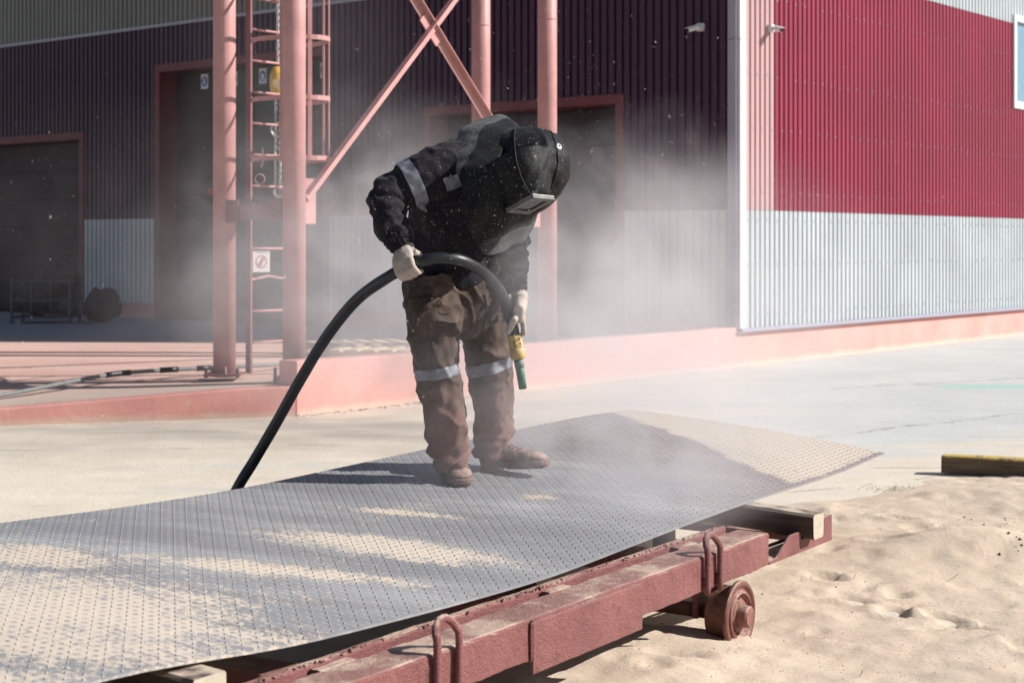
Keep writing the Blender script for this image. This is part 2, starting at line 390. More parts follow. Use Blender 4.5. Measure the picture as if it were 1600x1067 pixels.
def sand_mat():
    m, nt, b, pos = base('blasting_sand', 0.95, 0, 0.15)
    c = ramp(nt, noise(nt, pos, 1.6, 6), [(0.3, (0.55, 0.43, 0.32)), (0.7, (0.64, 0.52, 0.40))])
    grain = noise(nt, pos, 420, 3, 0.7)
    c = mixc(nt, 0.35, c, ramp(nt, grain, [(0.3, (0.29, 0.23, 0.18)), (0.65, (0.74, 0.64, 0.54))]))
    c = mixc(nt, mth(nt, 'MULTIPLY', maprange(nt, noise(nt, pos, 75, 2, 0.6), 0.71, 0.76), 0.8), c, (0.10, 0.085, 0.07))
    nt.links.new(c, b.inputs['Base Color'])
    h = mth(nt, 'ADD', mth(nt, 'MULTIPLY', grain, 0.35), mth(nt, 'MULTIPLY', noise(nt, pos, 24, 6, 0.65), 1.0))
    bump(nt, b, h, 0.7, 0.010); return m
M_sand = sand_mat()
me = make_sand(); me.materials.append(M_sand); link_mesh('sand', me)['kind'] = 'structure'

# ------------------------------------------------------------------ platform, low wall, kerb
E0 = K - DR * 7.39                                  # near end of the low wall
def plat_mat():
    m, nt, b, pos = base('worn_pink_concrete', 0.8, 0, 0.3)
    sp = nd(nt, 'ShaderNodeSeparateXYZ'); nt.links.new(pos, sp.inputs[0])
    st = nd(nt, 'ShaderNodeVectorMath', operation='MULTIPLY'); nt.links.new(pos, st.inputs[0]); st.inputs[1].default_value = (0.3, 1.5, 1)
    c = ramp(nt, noise(nt, st.outputs[0], 1.2, 7, 0.65), [(0.3, (0.50, 0.30, 0.255)), (0.7, (0.62, 0.44, 0.375))])
    front = maprange(nt, mth(nt, 'ADD', mth(nt, 'SUBTRACT', sp.outputs[1], mth(nt, 'MULTIPLY', sp.outputs[0], 0.33)), mth(nt, 'MULTIPLY', noise(nt, pos, 2, 5), 1.5)), 16.2, 17.6, 1, 0)
    c = mixc(nt, mth(nt, 'MULTIPLY', front, 0.75), c, (0.50, 0.42, 0.355))
    back = maprange(nt, sp.outputs[1], 20.0, 22.5)  # bluish grey painted in where the hall's shadow lies on the floor
    c = mixc(nt, mth(nt, 'MULTIPLY', back, 0.8), c, (0.36, 0.37, 0.39))
    nt.links.new(c, b.inputs['Base Color']); bump(nt, b, noise(nt, pos, 16, 7, 0.7), 0.6, 0.012); return m
M_plat = plat_mat()
KD = Vector((-0.952, -0.306, 0)).normalized()
def front_z(s): return float(np.interp(s, [0, 0.4, 2.6, 5.5, 9], [0.25, 0.245, 0.125, 0.03, 0.02]))
mb = MB(); nS, nT = 60, 16; vs = []
for i in range(nS + 1):
    s = 13.0 * i / nS
    p = E0 + KD * s; fz = front_z(s)
    # toward the shaded wall
    q = K + DL * (7.39 / nS * 0 + 0.0 + 1.45 * s)
    for j in range(nT + 1):
        t = j / nT; w = p.lerp(q, t); w.z = fz + (PZ - fz) * min(1, t * 2.2); vs.append(w)
fs = [(i*(nT+1)+j, i*(nT+1)+j+1, (i+1)*(nT+1)+j+1, (i+1)*(nT+1)+j) for i in range(nS) for j in range(nT)]
mb.add(vs, fs).build('platform_floor', M_plat, smooth=True)['kind'] = 'structure'
# kerb face of the platform: a salmon painted strip 0.16 thick, slightly irregular at the top
kr = empty('kerb', E0, 'low salmon painted concrete kerb curving left from the wall end', 'kerb')
L = 13.0; nseg = 1
for g in range(nseg):
    mb = MB(); n = 90; vs = []
    for i in range(n + 1):
        s = 0.02 + L * (g + i / n) / nseg
        if i == n: s -= 0.006
        zt = front_z(s) + 0.012 + 0.006 * float(vnoise(np.array([s * 2.1, 3.3, 0.0])))
        wob = 0.010 * float(vnoise(np.array([s * 1.3, 8.1, 0.0])))
        nn = Vector((KD.y, -KD.x, 0)) * -1
        if nn.y > 0: nn = -nn
        p = E0 + KD * s + nn * wob
        for off, zz in ((0.02, -0.05), (0.02, zt - 0.012), (0.008, zt), (-0.13, zt + 0.002), (-0.14, -0.05)):
            w = p + nn * off; w.z = zz; vs.append(w)
    fs = [(i*5+j, i*5+j+1, (i+1)*5+j+1, (i+1)*5+j) for i in range(n) for j in range(4)] + [(0, 1, 2, 3, 4), tuple(n*5+j for j in (4, 3, 2, 1, 0))]
    mb.add(vs, fs).build('kerb_section', M_pinkpaint, kr, smooth=False)
# low wall
TW = 0.23
lw = empty('low_wall', E0, 'salmon painted low concrete wall running up to the hall corner', 'wall')
def wall_seg(s0, s1, z1, parent, name, out=0.0):
    mb = MB(); n = max(2, int((s1 - s0) / 0.25)); vs = []
    for i in range(n + 1):
        s = s0 + (s1 - s0) * i / n
        w1 = 0.006 * float(vnoise(np.array([s * 1.7, 2.2, 0.0]))); w2 = 0.008 * float(vnoise(np.array([s * 1.1, 5.2, 0.0])))
        p = E0 + DR * s
        for off, zz in ((out + w1, -0.1), (out + w1, z1 - 0.014 + w2), (out - 0.014 + w1, z1 + w2), (-TW + 0.012, z1 + w2), (-TW, z1 - 0.012 + w2), (-TW, -0.1)):
            w = p + NR * off; w.z = zz; vs.append(w)
    m_ = 6
    fs = [(i*m_+j, (i+1)*m_+j, (i+1)*m_+j+1, i*m_+j+1) for i in range(n) for j in range(5)] + [tuple(range(6))[::-1], tuple(n*6+j for j in range(6))]
    return mb.add(vs, fs).build(name, M_pinkpaint, parent)
for a, b_ in ((0, 7.40),): wall_seg(a, b_, 0.475, lw, 'wall_section')
# rubble and sand drifting along the foot of the wall
mb = MB()
for k in range(420):
    s = rng.uniform(-0.1, 7.4 if k % 3 else 2.5); p = E0 + DR * s + NR * (0.02 + abs(rng.normal(0, 0.06))); r_ = rng.uniform(0.006, 0.02) if k % 6 else rng.uniform(.015, .03)
    vs = [p + Vector(rng.normal(0, 1, 3)).normalized() * r_ for _ in range(5)]
    for v in vs: v.z = abs(v.z - p.z) * 0.8 - 0.003
    mb.add(vs, [(0, 1, 2), (0, 2, 3), (0, 3, 4), (0, 4, 1), (1, 2, 3), (1, 3, 4)])
for k in range(300):
    s = rng.uniform(0, 5.5); nn = Vector((0.306, -0.952, 0)); p = E0 + KD * s + nn * (0.03 + abs(rng.normal(0, 0.08))); r_ = rng.uniform(0.004, 0.012)
    vs = [p + Vector(rng.normal(0, 1, 3)).normalized() * r_ for _ in range(5)]
    for v in vs: v.z = abs(v.z) * 0.8 - 0.003
    mb.add(vs, [(0, 1, 2), (0, 2, 3), (0, 3, 4), (0, 4, 1), (1, 2, 3), (1, 3, 4)])
tag(mb.build('rubble', simple('pale_rubble', (0.5, 0.42, 0.34), 0.9, var=0.25)), 'crumbs of pale rubble along the foot of the low wall', 'rubble', kind='stuff')

# ------------------------------------------------------------------ the hall
hall = empty('industrial_hall', K, 'crimson and grey corrugated industrial hall with white corner trim', 'building')
PER = 0.12
_pc = {}
def panel_mesh(n, h, mat):
    key = (n, round(h, 3), mat.name)
    if key in _pc: return _pc[key]
    prof = []
    for k in range(n):
        x = k * PER
        prof += [(x, 0.0), (x + 0.030, 0.0), (x + 0.038, 0.028), (x + 0.112, 0.028)]
    prof.append((n * PER - 0.0015, 0.002))
    vs = []; fs = []
    m_ = len(prof)
    for z in (0, h):
        for x, y in prof: vs.append((x, y, z))
    for i in range(m_ - 1): fs.append((i, i + 1, m_ + i + 1, m_ + i))
    # thickness at the visible edges
    mb = MB(); mb.add(vs, fs); me = mb.mesh('cladding_panel', mat); _pc[key] = me; return me
def panels(s0, s1, z0, z1, mat, side):
    """side L or R; local x along the wall, y outward"""
    n = round((s1 - s0) / PER); k = 0
    while k < n:
        w = min(9, n - k)
        me = panel_mesh(w, z1 - z0 - 0.004, mat)
        D, N = (DR, NR) if side == 'R' else (DL, NL)
        p = K + D * (s0 + k * PER) + N * 0.0; p.z = z0
        M = Matrix(((D.x, N.x, 0, p.x), (D.y, N.y, 0, p.y), (0, 0, 1, p.z), (0, 0, 0, 1)))
        link_mesh('cladding_panel', me, hall, M); k += w
Z1, Z2, Z3 = 1.93, 5.12, 8.2
# sunlit wall
WIN0, WIN1, WZ0, WZ1 = 8.64, 10.2, 3.80, 5.22
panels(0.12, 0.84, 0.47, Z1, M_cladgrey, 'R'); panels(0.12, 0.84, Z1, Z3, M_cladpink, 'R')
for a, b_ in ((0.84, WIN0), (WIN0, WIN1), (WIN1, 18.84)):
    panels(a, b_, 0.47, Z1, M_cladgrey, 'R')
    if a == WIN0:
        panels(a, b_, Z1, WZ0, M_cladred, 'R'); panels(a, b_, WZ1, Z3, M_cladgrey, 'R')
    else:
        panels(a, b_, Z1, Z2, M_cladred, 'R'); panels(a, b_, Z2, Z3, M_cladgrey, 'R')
def wbox(side, s0, s1, z0, z1, n0, n1, name, mat, parent=hall, bevel=0.0):
    D, N = (DR, NR) if side == 'R' else (DL, NL)
    c = K + D * ((s0 + s1) / 2) + N * ((n0 + n1) / 2); c.z = (z0 + z1) / 2
    return MB().box(c, ((s1 - s0) / 2, (n1 - n0) / 2, (z1 - z0) / 2), D, N, Z).build(name, mat, parent, bevel=bevel)
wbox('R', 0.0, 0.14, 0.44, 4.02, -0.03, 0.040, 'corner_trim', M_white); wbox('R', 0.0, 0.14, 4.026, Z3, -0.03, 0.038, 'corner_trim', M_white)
wbox('L', 0.0, 0.12, 0.44, 4.02, -0.03, 0.036, 'corner_trim', M_grey_shadetrim); wbox('L', 0.0, 0.12, 4.026, Z3, -0.03, 0.034, 'corner_trim', M_grey_shadetrim)
wbox('R', 0.0, 18.8, 0.425, 0.468, 0.0, 0.075, 'drip_flashing', M_grey_shadetrim)
wbox('R', 0.01, 18.8, -0.1, 0.42, -0.25, 0.0, 'plinth', M_pinkpaint)
mb = MB()
for z in (0.62, 1.25, 1.80, 2.15, 2.95, 3.62, 4.6, 5.6):
    for k in range(150):
        if (k + int(z * 10)) % 2 or rng.random() < .08: continue
        s_ = 0.12 + k * PER + 0.075
        if WIN0 - .1 < s_ < WIN1 + .1 and z > 3.6 and z < 5.4: continue
        p = K + DR * s_ + NR * 0.031; p.z = z + rng.normal(0, .008)
        mb.box(p, (0.009, 0.004, 0.009), DR, NR, Z)
mb.build('screws', M_grey_shadetrim, hall)['kind'] = 'stuff'
# window
win = wbox('R', WIN0 + 0.02, WIN1 - 0.02, WZ0, WZ1, -0.06, 0.0, 'window', simple('window_glass', (0.16, 0.27, 0.36), 0.08, var=0.05, spec=0.9))
for (a, b_, c_, d_) in ((WIN0 - .04, WIN1 + .04, WZ0 - .07, WZ0 + .05), (WIN0 - .04, WIN1 + .04, WZ1 - .06, WZ1 + .05), (WIN0 - .04, WIN0 + .07, WZ0 + .05, WZ1 - .06), (WIN1 - .07, WIN1 + .04, WZ0 + .05, WZ1 - .06)):
    f = wbox('R', a, b_, c_, d_, 0.0, 0.06, 'frame', M_white, bevel=0.006); f.parent = win; f.matrix_parent_inverse = Matrix.Identity(4)
# shaded wall with three door openings
doors = ((1.68, 5.16, 3.45), (7.08, 11.16, 4.47), (13.08, 17.04, 3.45))
for a, b_ in ((0.12, 1.68), (5.16, 7.08), (11.16, 13.08), (17.04, 20.4)):
    panels(a, b_, 0.52, Z1, M_cladgrey, 'L'); panels(a, b_, Z1, Z2, M_cladred_shade, 'L')
    wbox('L', a, b_, -0.1, 0.50, -0.2, 0.01, 'plinth', M_pinkpaint); wbox('L', a, b_, 0.502, 0.518, -0.02, 0.05, 'drip_flashing', M_grey_shadetrim)
for a, b_, h in doors: panels(a, b_, h, Z2, M_cladred_shade, 'L')
panels(0.12, 20.4, Z2, Z3, M_cladgrey_shade, 'L')
wbox('L', 0.12, 20.4, Z2 - 0.03, Z2 + 0.02, 0.030, 0.043, 'flashing', M_grey_shadetrim)
# inner body and roof
c = K + DL * 10.3 + DR * 9.5; c.z = 4.05
MB().box(c, (9.6, 8.9, 4.1), DL, DR, Z).build('inner_wall', M_core, hall)
c = K + DL * 10.1 + DR * 9.3; c.z = Z3 + 0.1
MB().box(c, (10.4, 9.6, 0.1), DL, DR, Z).build('roof', M_grey_shadetrim, hall)
for a, b_, h in doors:
    g = 0.13
    dn = 'door'
    leafm = M_doorleaf
    D = wbox('L', a + g, b_ - g, 0.30, h - g, -0.40, -0.34, 'door', leafm)
    for (x0, x1, z0, z1) in ((a, a + g, PZ, h), (b_ - g, b_, PZ, h), (a + g, b_ - g, h - g, h)):
        f = wbox('L', x0, x1, z0, z1, -0.33, 0.045, 'frame', M_doorframe, bevel=0.004); f.parent = D; f.matrix_parent_inverse = Matrix.Identity(4)
    # leaf panels
    if h > 4:
        for k in range(4):
            w = (b_ - a - 2 * g) / 4; m_ = M_doorgreen if k in (2, 1) else M_doorleaf
            for (q0, q1) in ((0.33, 2.28), (2.31, h - g - 0.02)):
                p = wbox('L', a + g + k * w + .012, a + g + (k + 1) * w - .012, q0, q1, -0.338, -0.315, 'door_panel', m_, bevel=0.004); p.parent = D; p.matrix_parent_inverse = Matrix.Identity(4)
    else:
        nz = 6
        for k in range(nz):
            q0 = 0.32 + k * (h - g - 0.33) / nz
            p = wbox('L', a + g + .01, b_ - g - .01, q0 + .008, q0 + (h - g - 0.33) / nz - .008, -0.338, -0.320, 'door_panel', M_doorleaf, bevel=0.006); p.parent = D; p.matrix_parent_inverse = Matrix.Identity(4)
        s_ = a + 0.55
        p = wbox('L', s_, s_ + 0.2, 2.42, 2.52, -0.318, -0.28, 'handle', M_core); p.parent = D; p.matrix_parent_inverse = Matrix.Identity(4)
# faded notice on the near door
tag(wbox('L', 2.22, 2.44, 2.58, 2.80, -0.318, -0.310, 'notice', simple('faded_notice', (0.07, 0.055, 0.075), 0.8), None), 'small faded notice on the nearest dark roller door', 'notice')
tag(wbox('L', 9.95, 10.2, 2.30, 2.42, -0.312, -0.27, 'red_box', simple('red_plastic', (0.4, 0.03, 0.03), 0.5), None, bevel=0.01), 'small red box fixed to the tall door behind the columns', 'box')
# blue safety signs
M_signw = simple('sign_white', (0.62, 0.64, 0.7), 0.5, var=0.03); M_signb = simple('sign_blue', (0.03, 0.08, 0.33), 0.45, var=0.03)
def disc(mb, c, r1, r2, X, Y, N, th, n=24, r0=0.0):
    c = Vector(c); vs = []
    for k in range(n):
        a = 2 * math.pi * k / n
        d = X * (math.cos(a) * r1) + Y * (math.sin(a) * r2)
        vs += [c + d, c + d + N * th]
        if r0: d2 = X * (math.cos(a) * r0 * r1) + Y * (math.sin(a) * r0 * r2); vs += [c + d2, c + d2 + N * th]
    if r0:
        fs = []
        for k in range(n):
            j = (k + 1) % n; fs += [(4*k+1, 4*j+1, 4*j+3, 4*k+3), (4*k, 4*k+1, 4*k+3, 4*k+2)[::-1], (4*k, 4*j, 4*j+1, 4*k+1)]
    else:
        fs = [tuple(2*k+1 for k in range(n))] + [(2*k, 2*((k+1) % n), 2*((k+1) % n)+1, 2*k+1) for k in range(n)]
    return mb.add(vs, fs)
def blue_sign(s, z, kind, label):
    N = NL; D = -DL; n0 = -0.313
    c = K + DL * s + N * n0; c.z = z
    e = empty('safety_sign', c, label, 'sign', 'blue safety signs in a row on the tall door')
    MB().box(c, (0.085, 0.003, 0.12), D, N, Z).build('board', M_signw, e)
    disc(MB(), c + N * 0.0035, 0.072, 0.085, D, Z, N, 0.003).build('blue_disc', M_signb, e)
    mb = MB(); g = c + N * 0.007
    if kind == 'glove':
        mb.box(g - Z * 0.02, (0.022, 0.002, 0.03), D, N, Z)
        for k in range(4): mb.box(g + D * (-0.017 + k * 0.0115) + Z * 0.03, (0.0042, 0.002, 0.022), D, N, Z)
    elif kind == 'mask':
        disc(mb, g + Z * 0.0, 0.038, 0.045, D, Z, N, 0.002, 16); mb.box(g - Z * 0.052, (0.045, 0.002, 0.010), D, N, Z)
    elif kind == 'boot':
        mb.box(g + Z * 0.012 - D * 0.012, (0.016, 0.002, 0.036), D, N, Z); mb.box(g - Z * 0.034 + D * 0.006, (0.034, 0.002, 0.012), D, N, Z)
    else:
        disc(mb, g + Z * 0.012, 0.028, 0.032, D, Z, N, 0.002, 16); mb.box(g + Z * 0.028, (0.042, 0.0025, 0.006), D, N, Z); mb.box(g - Z * 0.045, (0.034, 0.002, 0.014), D, N, Z)
    mb.build('pictogram', M_signw, e)
def s_of_u(u, off=0.33):
    # distance along the shaded wall seen at photo column u, set back by off
    r = (u - CX) / F; p = K - NL * off
    return (p.x - r * p.y) / (r * DL.y - DL.x) if abs(r * DL.y - DL.x) > 1e-6 else 0
blue_sign(s_of_u(321), 4.17, 'glove', 'blue round safety sign left of the leftmost column')
blue_sign(s_of_u(367), 4.17, 'boot', 'blue safety sign mostly hidden behind the leftmost column')
blue_sign(s_of_u(412), 4.17, 'mask', 'blue safety sign seen between ladder and yellow hoist')
blue_sign(s_of_u(508), 4.17, 'helmet', 'blue safety sign behind the ladder cage bars on the right')

# CCTV cameras
def cctv(p, N, D, aim, label, g=0.68):
    e = empty('security_camera', p, label, 'camera', 'white security cameras near the hall corner')
    MB().box(p + N * 0.05*g, (0.065*g, 0.05*g, 0.07*g), D, N, Z).build('mounting_box', M_white, e, bevel=0.008)
    q = p + N * 0.11*g; aim = Vector(aim).normalized(); q2 = q + N * 0.06*g - Z * 0.02*g
    MB().tube([q - N * 0.02, q + N * .02, q2], 0.018, 10).build('bracket', M_white, e, smooth=True)
    b = MB().tube([q2 - aim * 0.05*g, q2 + aim * 0.18*g], 0.042*g, 16).build('camera_body', M_white, e, smooth=False, bevel=0.01)
    MB().tube([q2 + aim * 0.181*g, q2 + aim * 0.186*g], 0.034*g, 16).build('lens', M_core, b)
    X = aim.cross(Z).normalized(); Y = X.cross(aim)
    MB().box(q2 + aim * 0.08*g + Y * 0.047*g, (0.14*g, 0.045*g, 0.004), aim, X, Y).build('sun_shield', M_white, b, bevel=0.002)
p = K + DL * 0.50; p.z = 4.20; cctv(p + NL * 0.02, NL, DL, Vector((-0.9, -0.25, -0.28)), 'white security camera on the shaded crimson wall beside the corner')
p = K + DR * 0.72; p.z = 4.22; cctv(p + NR * 0.02, NR, DR, Vector((0.35, -0.93, -0.25)), 'white security camera on the sunlit pale pink strip by the corner')

# ------------------------------------------------------------------ steel support tower
c1, c2, c3, c4 = Vector((-2.72, 15.4, 0)), Vector((-2.0, 14.95, 0)), Vector((-0.35, 18.3, 0)), Vector((0.385, 17.8, 0))
tw = empty('steel_tower', (c1 + c4) / 2, 'pink painted steel tower of round columns and crossed braces', 'tower')
CR = 0.106
TOPZ = 6.6
def fin(mb, c, ang, w, h, t=0.012):
    X = Vector((math.cos(ang), math.sin(ang), 0)); Y = Vector((-X.y, X.x, 0))
    vs = [c + X * CR * 0.98 + Y * s * t / 2 + Z * z for s in (-1, 1) for z in (PZ,)] 
    q = [c + X * (CR * 0.96), c + X * (CR + w), c + X * (CR * 0.96)]; q[0].z = PZ; q[1].z = PZ; q[2].z = PZ + h
    vv = [p - Y * t / 2 for p in q] + [p + Y * t / 2 for p in q]
    mb.add(vv, [(0, 1, 2), (3, 5, 4), (0, 3, 4, 1), (1, 4, 5, 2), (0, 2, 5, 3)])
for c in (c1, c2, c3, c4):
    col = MB().tube([c + Z * (PZ - 0.02), c + Z * TOPZ], CR, 40).build('column', M_colpink, tw, smooth=True)
    mb = MB()
    for k in range(4): fin(mb, c, R(45 + 90 * k) - 0.5, 0.045, 0.09)
    mb.build('base_fins', M_colpink, col)
    MB().box(c + Z * (PZ + 0.004), (0.17, 0.17, 0.010)).build('base_plate', M_darkred, col)
    MB().tube([c + Z * 3.95, c + Z * 3.962], CR + 0.004, 40).build('weld_seam', M_colpink, col, smooth=True)
u12 = (c2 - c1).normalized(); u24 = (c4 - c2).normalized()
def hbeam(p, q, z, w, h, name='cross_beam'):
    MB().bar(p + Z * z, q + Z * z, w, h).build(name, M_darkred, tw, bevel=0.006)
hbeam(c1 + u12 * CR * 0.8, c2 - u12 * CR * 0.8, 1.80, 0.13, 0.15); hbeam(c3 + u12 * CR * .8, c4 - u12 * CR * .8, 1.80, 0.13, 0.15)
for p, q in ((c1, c2), (c3, c4), (c1, c3), (c2, c4)):
    d = (q - p).normalized(); hbeam(p + d * CR * .8, q - d * CR * .8, 5.6, 0.13, 0.16)
# brackets at the ends of the low beam
n12 = Vector((-u12.y, u12.x, 0)); n12 = n12 if n12.y < 0 else -n12
for c, sg in ((c1, 1), (c2, -1), (c3, 1), (c4, -1)):
    MB().box(c + u12 * sg * (CR + 0.055) + n12 * 0.07 + Z * 1.81, (0.075, 0.006, 0.105), u12, n12, Z).build('beam_bracket', M_darkred, tw)
# crossed braces between columns 2 and 4 (angle section)
n24 = Vector((u24.y, -u24.x, 0))
n24 = n24 if n24.dot(Vector((0, -1, 0))) > 0 else -n24
def brace(p, q, off):
    d = (q - p).normalized(); up = n24.cross(d).normalized()
    if up.z < 0: up = -up
    mb = MB(); mid = (p + q) / 2 + n24 * off; L_ = (q - p).length / 2
    mb.box(mid, (L_, 0.045, 0.004), d, up, n24)
    mb.box(mid + up * 0.041 + n24 * 0.037, (L_, 0.004, 0.033), d, up, n24)
    mb.build('brace', M_colpink, tw)
za, zb = 1.93, 5.42
A_, B_ = c2 + u24 * (CR + 0.03), c4 - u24 * (CR + 0.03)
brace(A_ + Z * za, B_ + Z * zb, 0.02); brace(A_ + Z * zb, B_ + Z * za, -0.012)
for c, sg in ((c2, 1), (c4, -1)):
    for z in (1.90, 5.45):
        MB().box(c + u24 * sg * (CR + 0.065) + Z * z, (0.095, 0.006, 0.21), u24, n24, Z).build('gusset_plate', M_colpink, tw)
X_ = (A_ + B_) / 2 + Z * (za + zb) / 2
d_ = (B_ + Z * zb - A_ - Z * za).normalized(); u_ = n24.cross(d_)
MB().box(X_ + n24 * 0.004, (0.17, 0.085, 0.006), (B_ + Z * za - A_ - Z * zb).normalized(), n24.cross((B_ + Z * za - A_ - Z * zb).normalized()), n24).build('gusset_plate', M_colpink, tw)
# ladder with safety cage
LA = Vector((-2.515, 15.57, 0)); LD = DR.copy(); LN = Vector((0.777, -0.629, 0))
ld = empty('ladder', LA + Z * PZ, 'brown red steel ladder with hooped safety cage between the columns', 'ladder')
for k in (0, 1):
    p = LA + LD * (0.5 * k)
    MB().box(p + Z * (PZ + 3.0), (0.012, 0.035, 3.0), LD, LN, Z).build('stringer', M_darkred, ld)
zr = 0.56
while zr < 6:
    a = LA + LD * 0.012 + Z * zr; b_ = LA + LD * 0.488 + Z * zr
    bend = 0.035 if abs(zr - 1.16) < 0.05 else 0.0
    mid = (a + b_) / 2 + Z * bend
    MB().tube([a, mid, b_] if bend else [a, b_], 0.012, 8).build('rung', M_colpink, ld, smooth=not bend)
    zr += 0.30
zh = 2.31; hoop_pts = []
while zh < 6:
    pts = []
    for k in range(17):
        t = k / 16; ang = math.pi * t
        x = 0.25 - math.cos(ang) * 0.33; y = math.sin(ang) ** 0.8 * 0.72
        if k == 0: x = 0.0; y = 0.0
        if k == 16: x = 0.5; y = 0.0
        pts.append(LA + LD * x + LN * (y + 0.03) + Z * zh)
    mb = MB(); vs = []; n = len(pts)
    for i, p in enumerate(pts):
        t = (pts[min(i+1, n-1)] - pts[max(i-1, 0)]).normalized(); o = Vector((t.y, -t.x, 0))
        for (a, b_) in ((0, -.022), (0, .022), (.006, .022), (.006, -.022)): vs.append(p + o * a + Z * b_)
    fs = [(i*4+j, (i+1)*4+j, (i+1)*4+(j+1) % 4, i*4+(j+1) % 4) for i in range(n-1) for j in range(4)] + [(0, 1, 2, 3), tuple((n-1)*4+j for j in (3, 2, 1, 0))]
    mb.add(vs, fs).build('cage_hoop', M_colpink, ld); hoop_pts = pts; zh += 0.565
for k in (3, 6, 10, 13):
    p = hoop_pts[k].copy(); q = p.copy(); p.z = 2.29; q.z = 6.0
    t = (hoop_pts[k+1] - hoop_pts[k-1]).normalized(); o = Vector((t.y, -t.x, 0))
    MB().box((p + q) / 2 - o * 0.004, (0.02, 0.004, (q.z - p.z) / 2), t, o, Z).build('cage_bar', M_colpink, ld)
# no climbing sign on the ladder
sp_ = LA + LD * 0.13 + Vector((0.03, -0.06, 0)) + Z * 1.335
sg = empty('prohibition_sign', sp_, 'white no climbing sign with red crossed circle on the ladder', 'sign')
SX = Vector((0.94, 0.34, 0)).normalized(); SN = Vector((SX.y, -SX.x, 0))
MB().box(sp_, (0.082, 0.002, 0.10), SX, SN, Z).build('board', simple('sign_face_white', (0.8, 0.8, 0.8), 0.5, var=0.03), sg)
M_signr = simple('sign_red', (0.6, 0.08, 0.06), 0.5, var=0.03); M_signk = simple('sign_grey', (0.25, 0.25, 0.26), 0.6)
disc(MB(), sp_ + SN * 0.0025, 0.055, 0.062, SX, Z, SN, 0.002, 28, r0=0.84).build('red_ring', M_signr, sg)
mb = MB(); dX = (SX + Z * 1.1).normalized(); mb.box(sp_ + SN * 0.0052, (0.055, 0.0008, 0.0045), dX, SN, SN.cross(dX)); mb.build('red_bar', M_signr, sg)
mb = MB(); disc(mb, sp_ + SN * 0.0025 + Z * 0.03 + SX * .006, 0.008, 0.009, SX, Z, SN, 0.001, 10); mb.bar(sp_ + SN * 0.003 + Z * 0.022 + SX * .004, sp_ + SN * .003 - Z * .008 - SX * .004, 0.002, 0.014, SN)
mb.bar(sp_ + SN * .003 - Z * .008 - SX * .004, sp_ + SN * .003 - Z * .042 - SX * .018, .002, .008, SN); mb.bar(sp_ + SN * .003 - Z * .008 - SX * .004, sp_ + SN * .003 - Z * .038 + SX * .014, .002, .008, SN)
mb.bar(sp_ + SN * .003 + Z * .016, sp_ + SN * .003 + Z * .002 + SX * .028, .002, .006, SN); mb.build('climber_figure', M_signk, sg)
tmp = MB().box(sp_ + Z * 0.088 + SN * 0.0025, (0.06, 0.0006, 0.004), SX, SN, Z).build('caption_strip', M_signk, sg)

# chain hoist behind the ladder
hx = at(434, 130, 16.8)
ho = empty('chain_hoist', hx, 'yellow chain hoist with hanging steel chains behind the ladder', 'hoist')
M_yel = simple('hoist_yellow', (0.62, 0.38, 0.06), 0.45, var=0.15, scale=12); M_steel = simple('worn_steel', (0.45, 0.44, 0.43), 0.4, metal=0.7, var=0.2, scale=30)
hb = MB().loft([(hx + Z * z, w, d) for z, w, d in ((0.17, 0.02, 0.02), (0.16, 0.05, 0.045), (0.09, 0.08, 0.06), (0, 0.085, 0.065), (-0.08, 0.075, 0.06), (-0.15, 0.05, 0.04), (-0.17, 0.03, 0.03))], 16, ref=(1, 0, 0)).build('hoist_body', M_yel, ho, smooth=True)
disc(MB(), hx + Vector((0.005, -0.066, -0.01)), 0.045, 0.05, Vector((1, 0, 0)), Z, Vector((0, -1, 0)), 0.02, 20).build('hand_wheel', simple('pale_yellow', (0.62, 0.5, 0.3), 0.5), ho)
def link_chain(p, q, parent, n, r=0.006, l=0.032):
    mb = MB(); d = (q - p) / n; t = d.normalized(); a = t.orthogonal().normalized(); b_ = t.cross(a)
    for i in range(n):
        c = p + d * (i + 0.5); s_ = a if i % 2 else b_; pts = []
        for k in range(9):
            an = 2 * math.pi * k / 8; pts.append(c + t * math.cos(an) * l * 0.95 * 0.62 + s_ * math.sin(an) * l * 0.45)
        mb.tube(pts, r, 5, cap=False)
    o = mb.build('chain', M_steel, parent, smooth=True); o['kind'] = 'stuff'
link_chain(hx + Z * -0.17 + Vector((-0.02, 0, 0)), hx + Z * -1.17 + Vector((-0.025, 0, 0)), ho, 30)
link_chain(hx + Z * -0.17 + Vector((0.03, 0, 0)), hx + Z * -1.17 + Vector((0.022, 0, 0)), ho, 30)
link_chain(hx + Z * 0.2, Vector((hx.x, hx.y, 5.5)), ho, 60)
def ring(c, r, rr, X, Y, parent, name, mat, a0=0, a1=360, n=20):
    pts = [c + X * math.cos(R(a0 + (a1 - a0) * k / n)) * r + Y * math.sin(R(a0 + (a1 - a0) * k / n)) * r for k in range(n + 1)]
    return MB().tube(pts, rr, 8).build(name, mat, parent, smooth=True)
XX = Vector((1, 0, 0))
ring(at(435, 203, 16.75), 0.075, 0.012, XX, Z, ho, 'shackle', M_steel); ring(at(436, 238, 16.75), 0.045, 0.010, XX, Z, ho, 'shackle', M_steel)
ring(at(436, 300, 16.75), 0.05, 0.016, XX, Z, ho, 'hook', M_steel, -200, 60); ring(at(406, 280, 16.75), 0.05, 0.007, XX, Z, ho, 'rope_loop', simple('rope_brown', (0.35, 0.22, 0.16), 0.8))
MB().tube(spline([at(410, 232, 16.75), at(411, 250, 16.75), at(408, 262, 16.75)], 5), 0.006, 6).build('rope', simple('rope_brown2', (0.35, 0.22, 0.16), 0.8), ho)
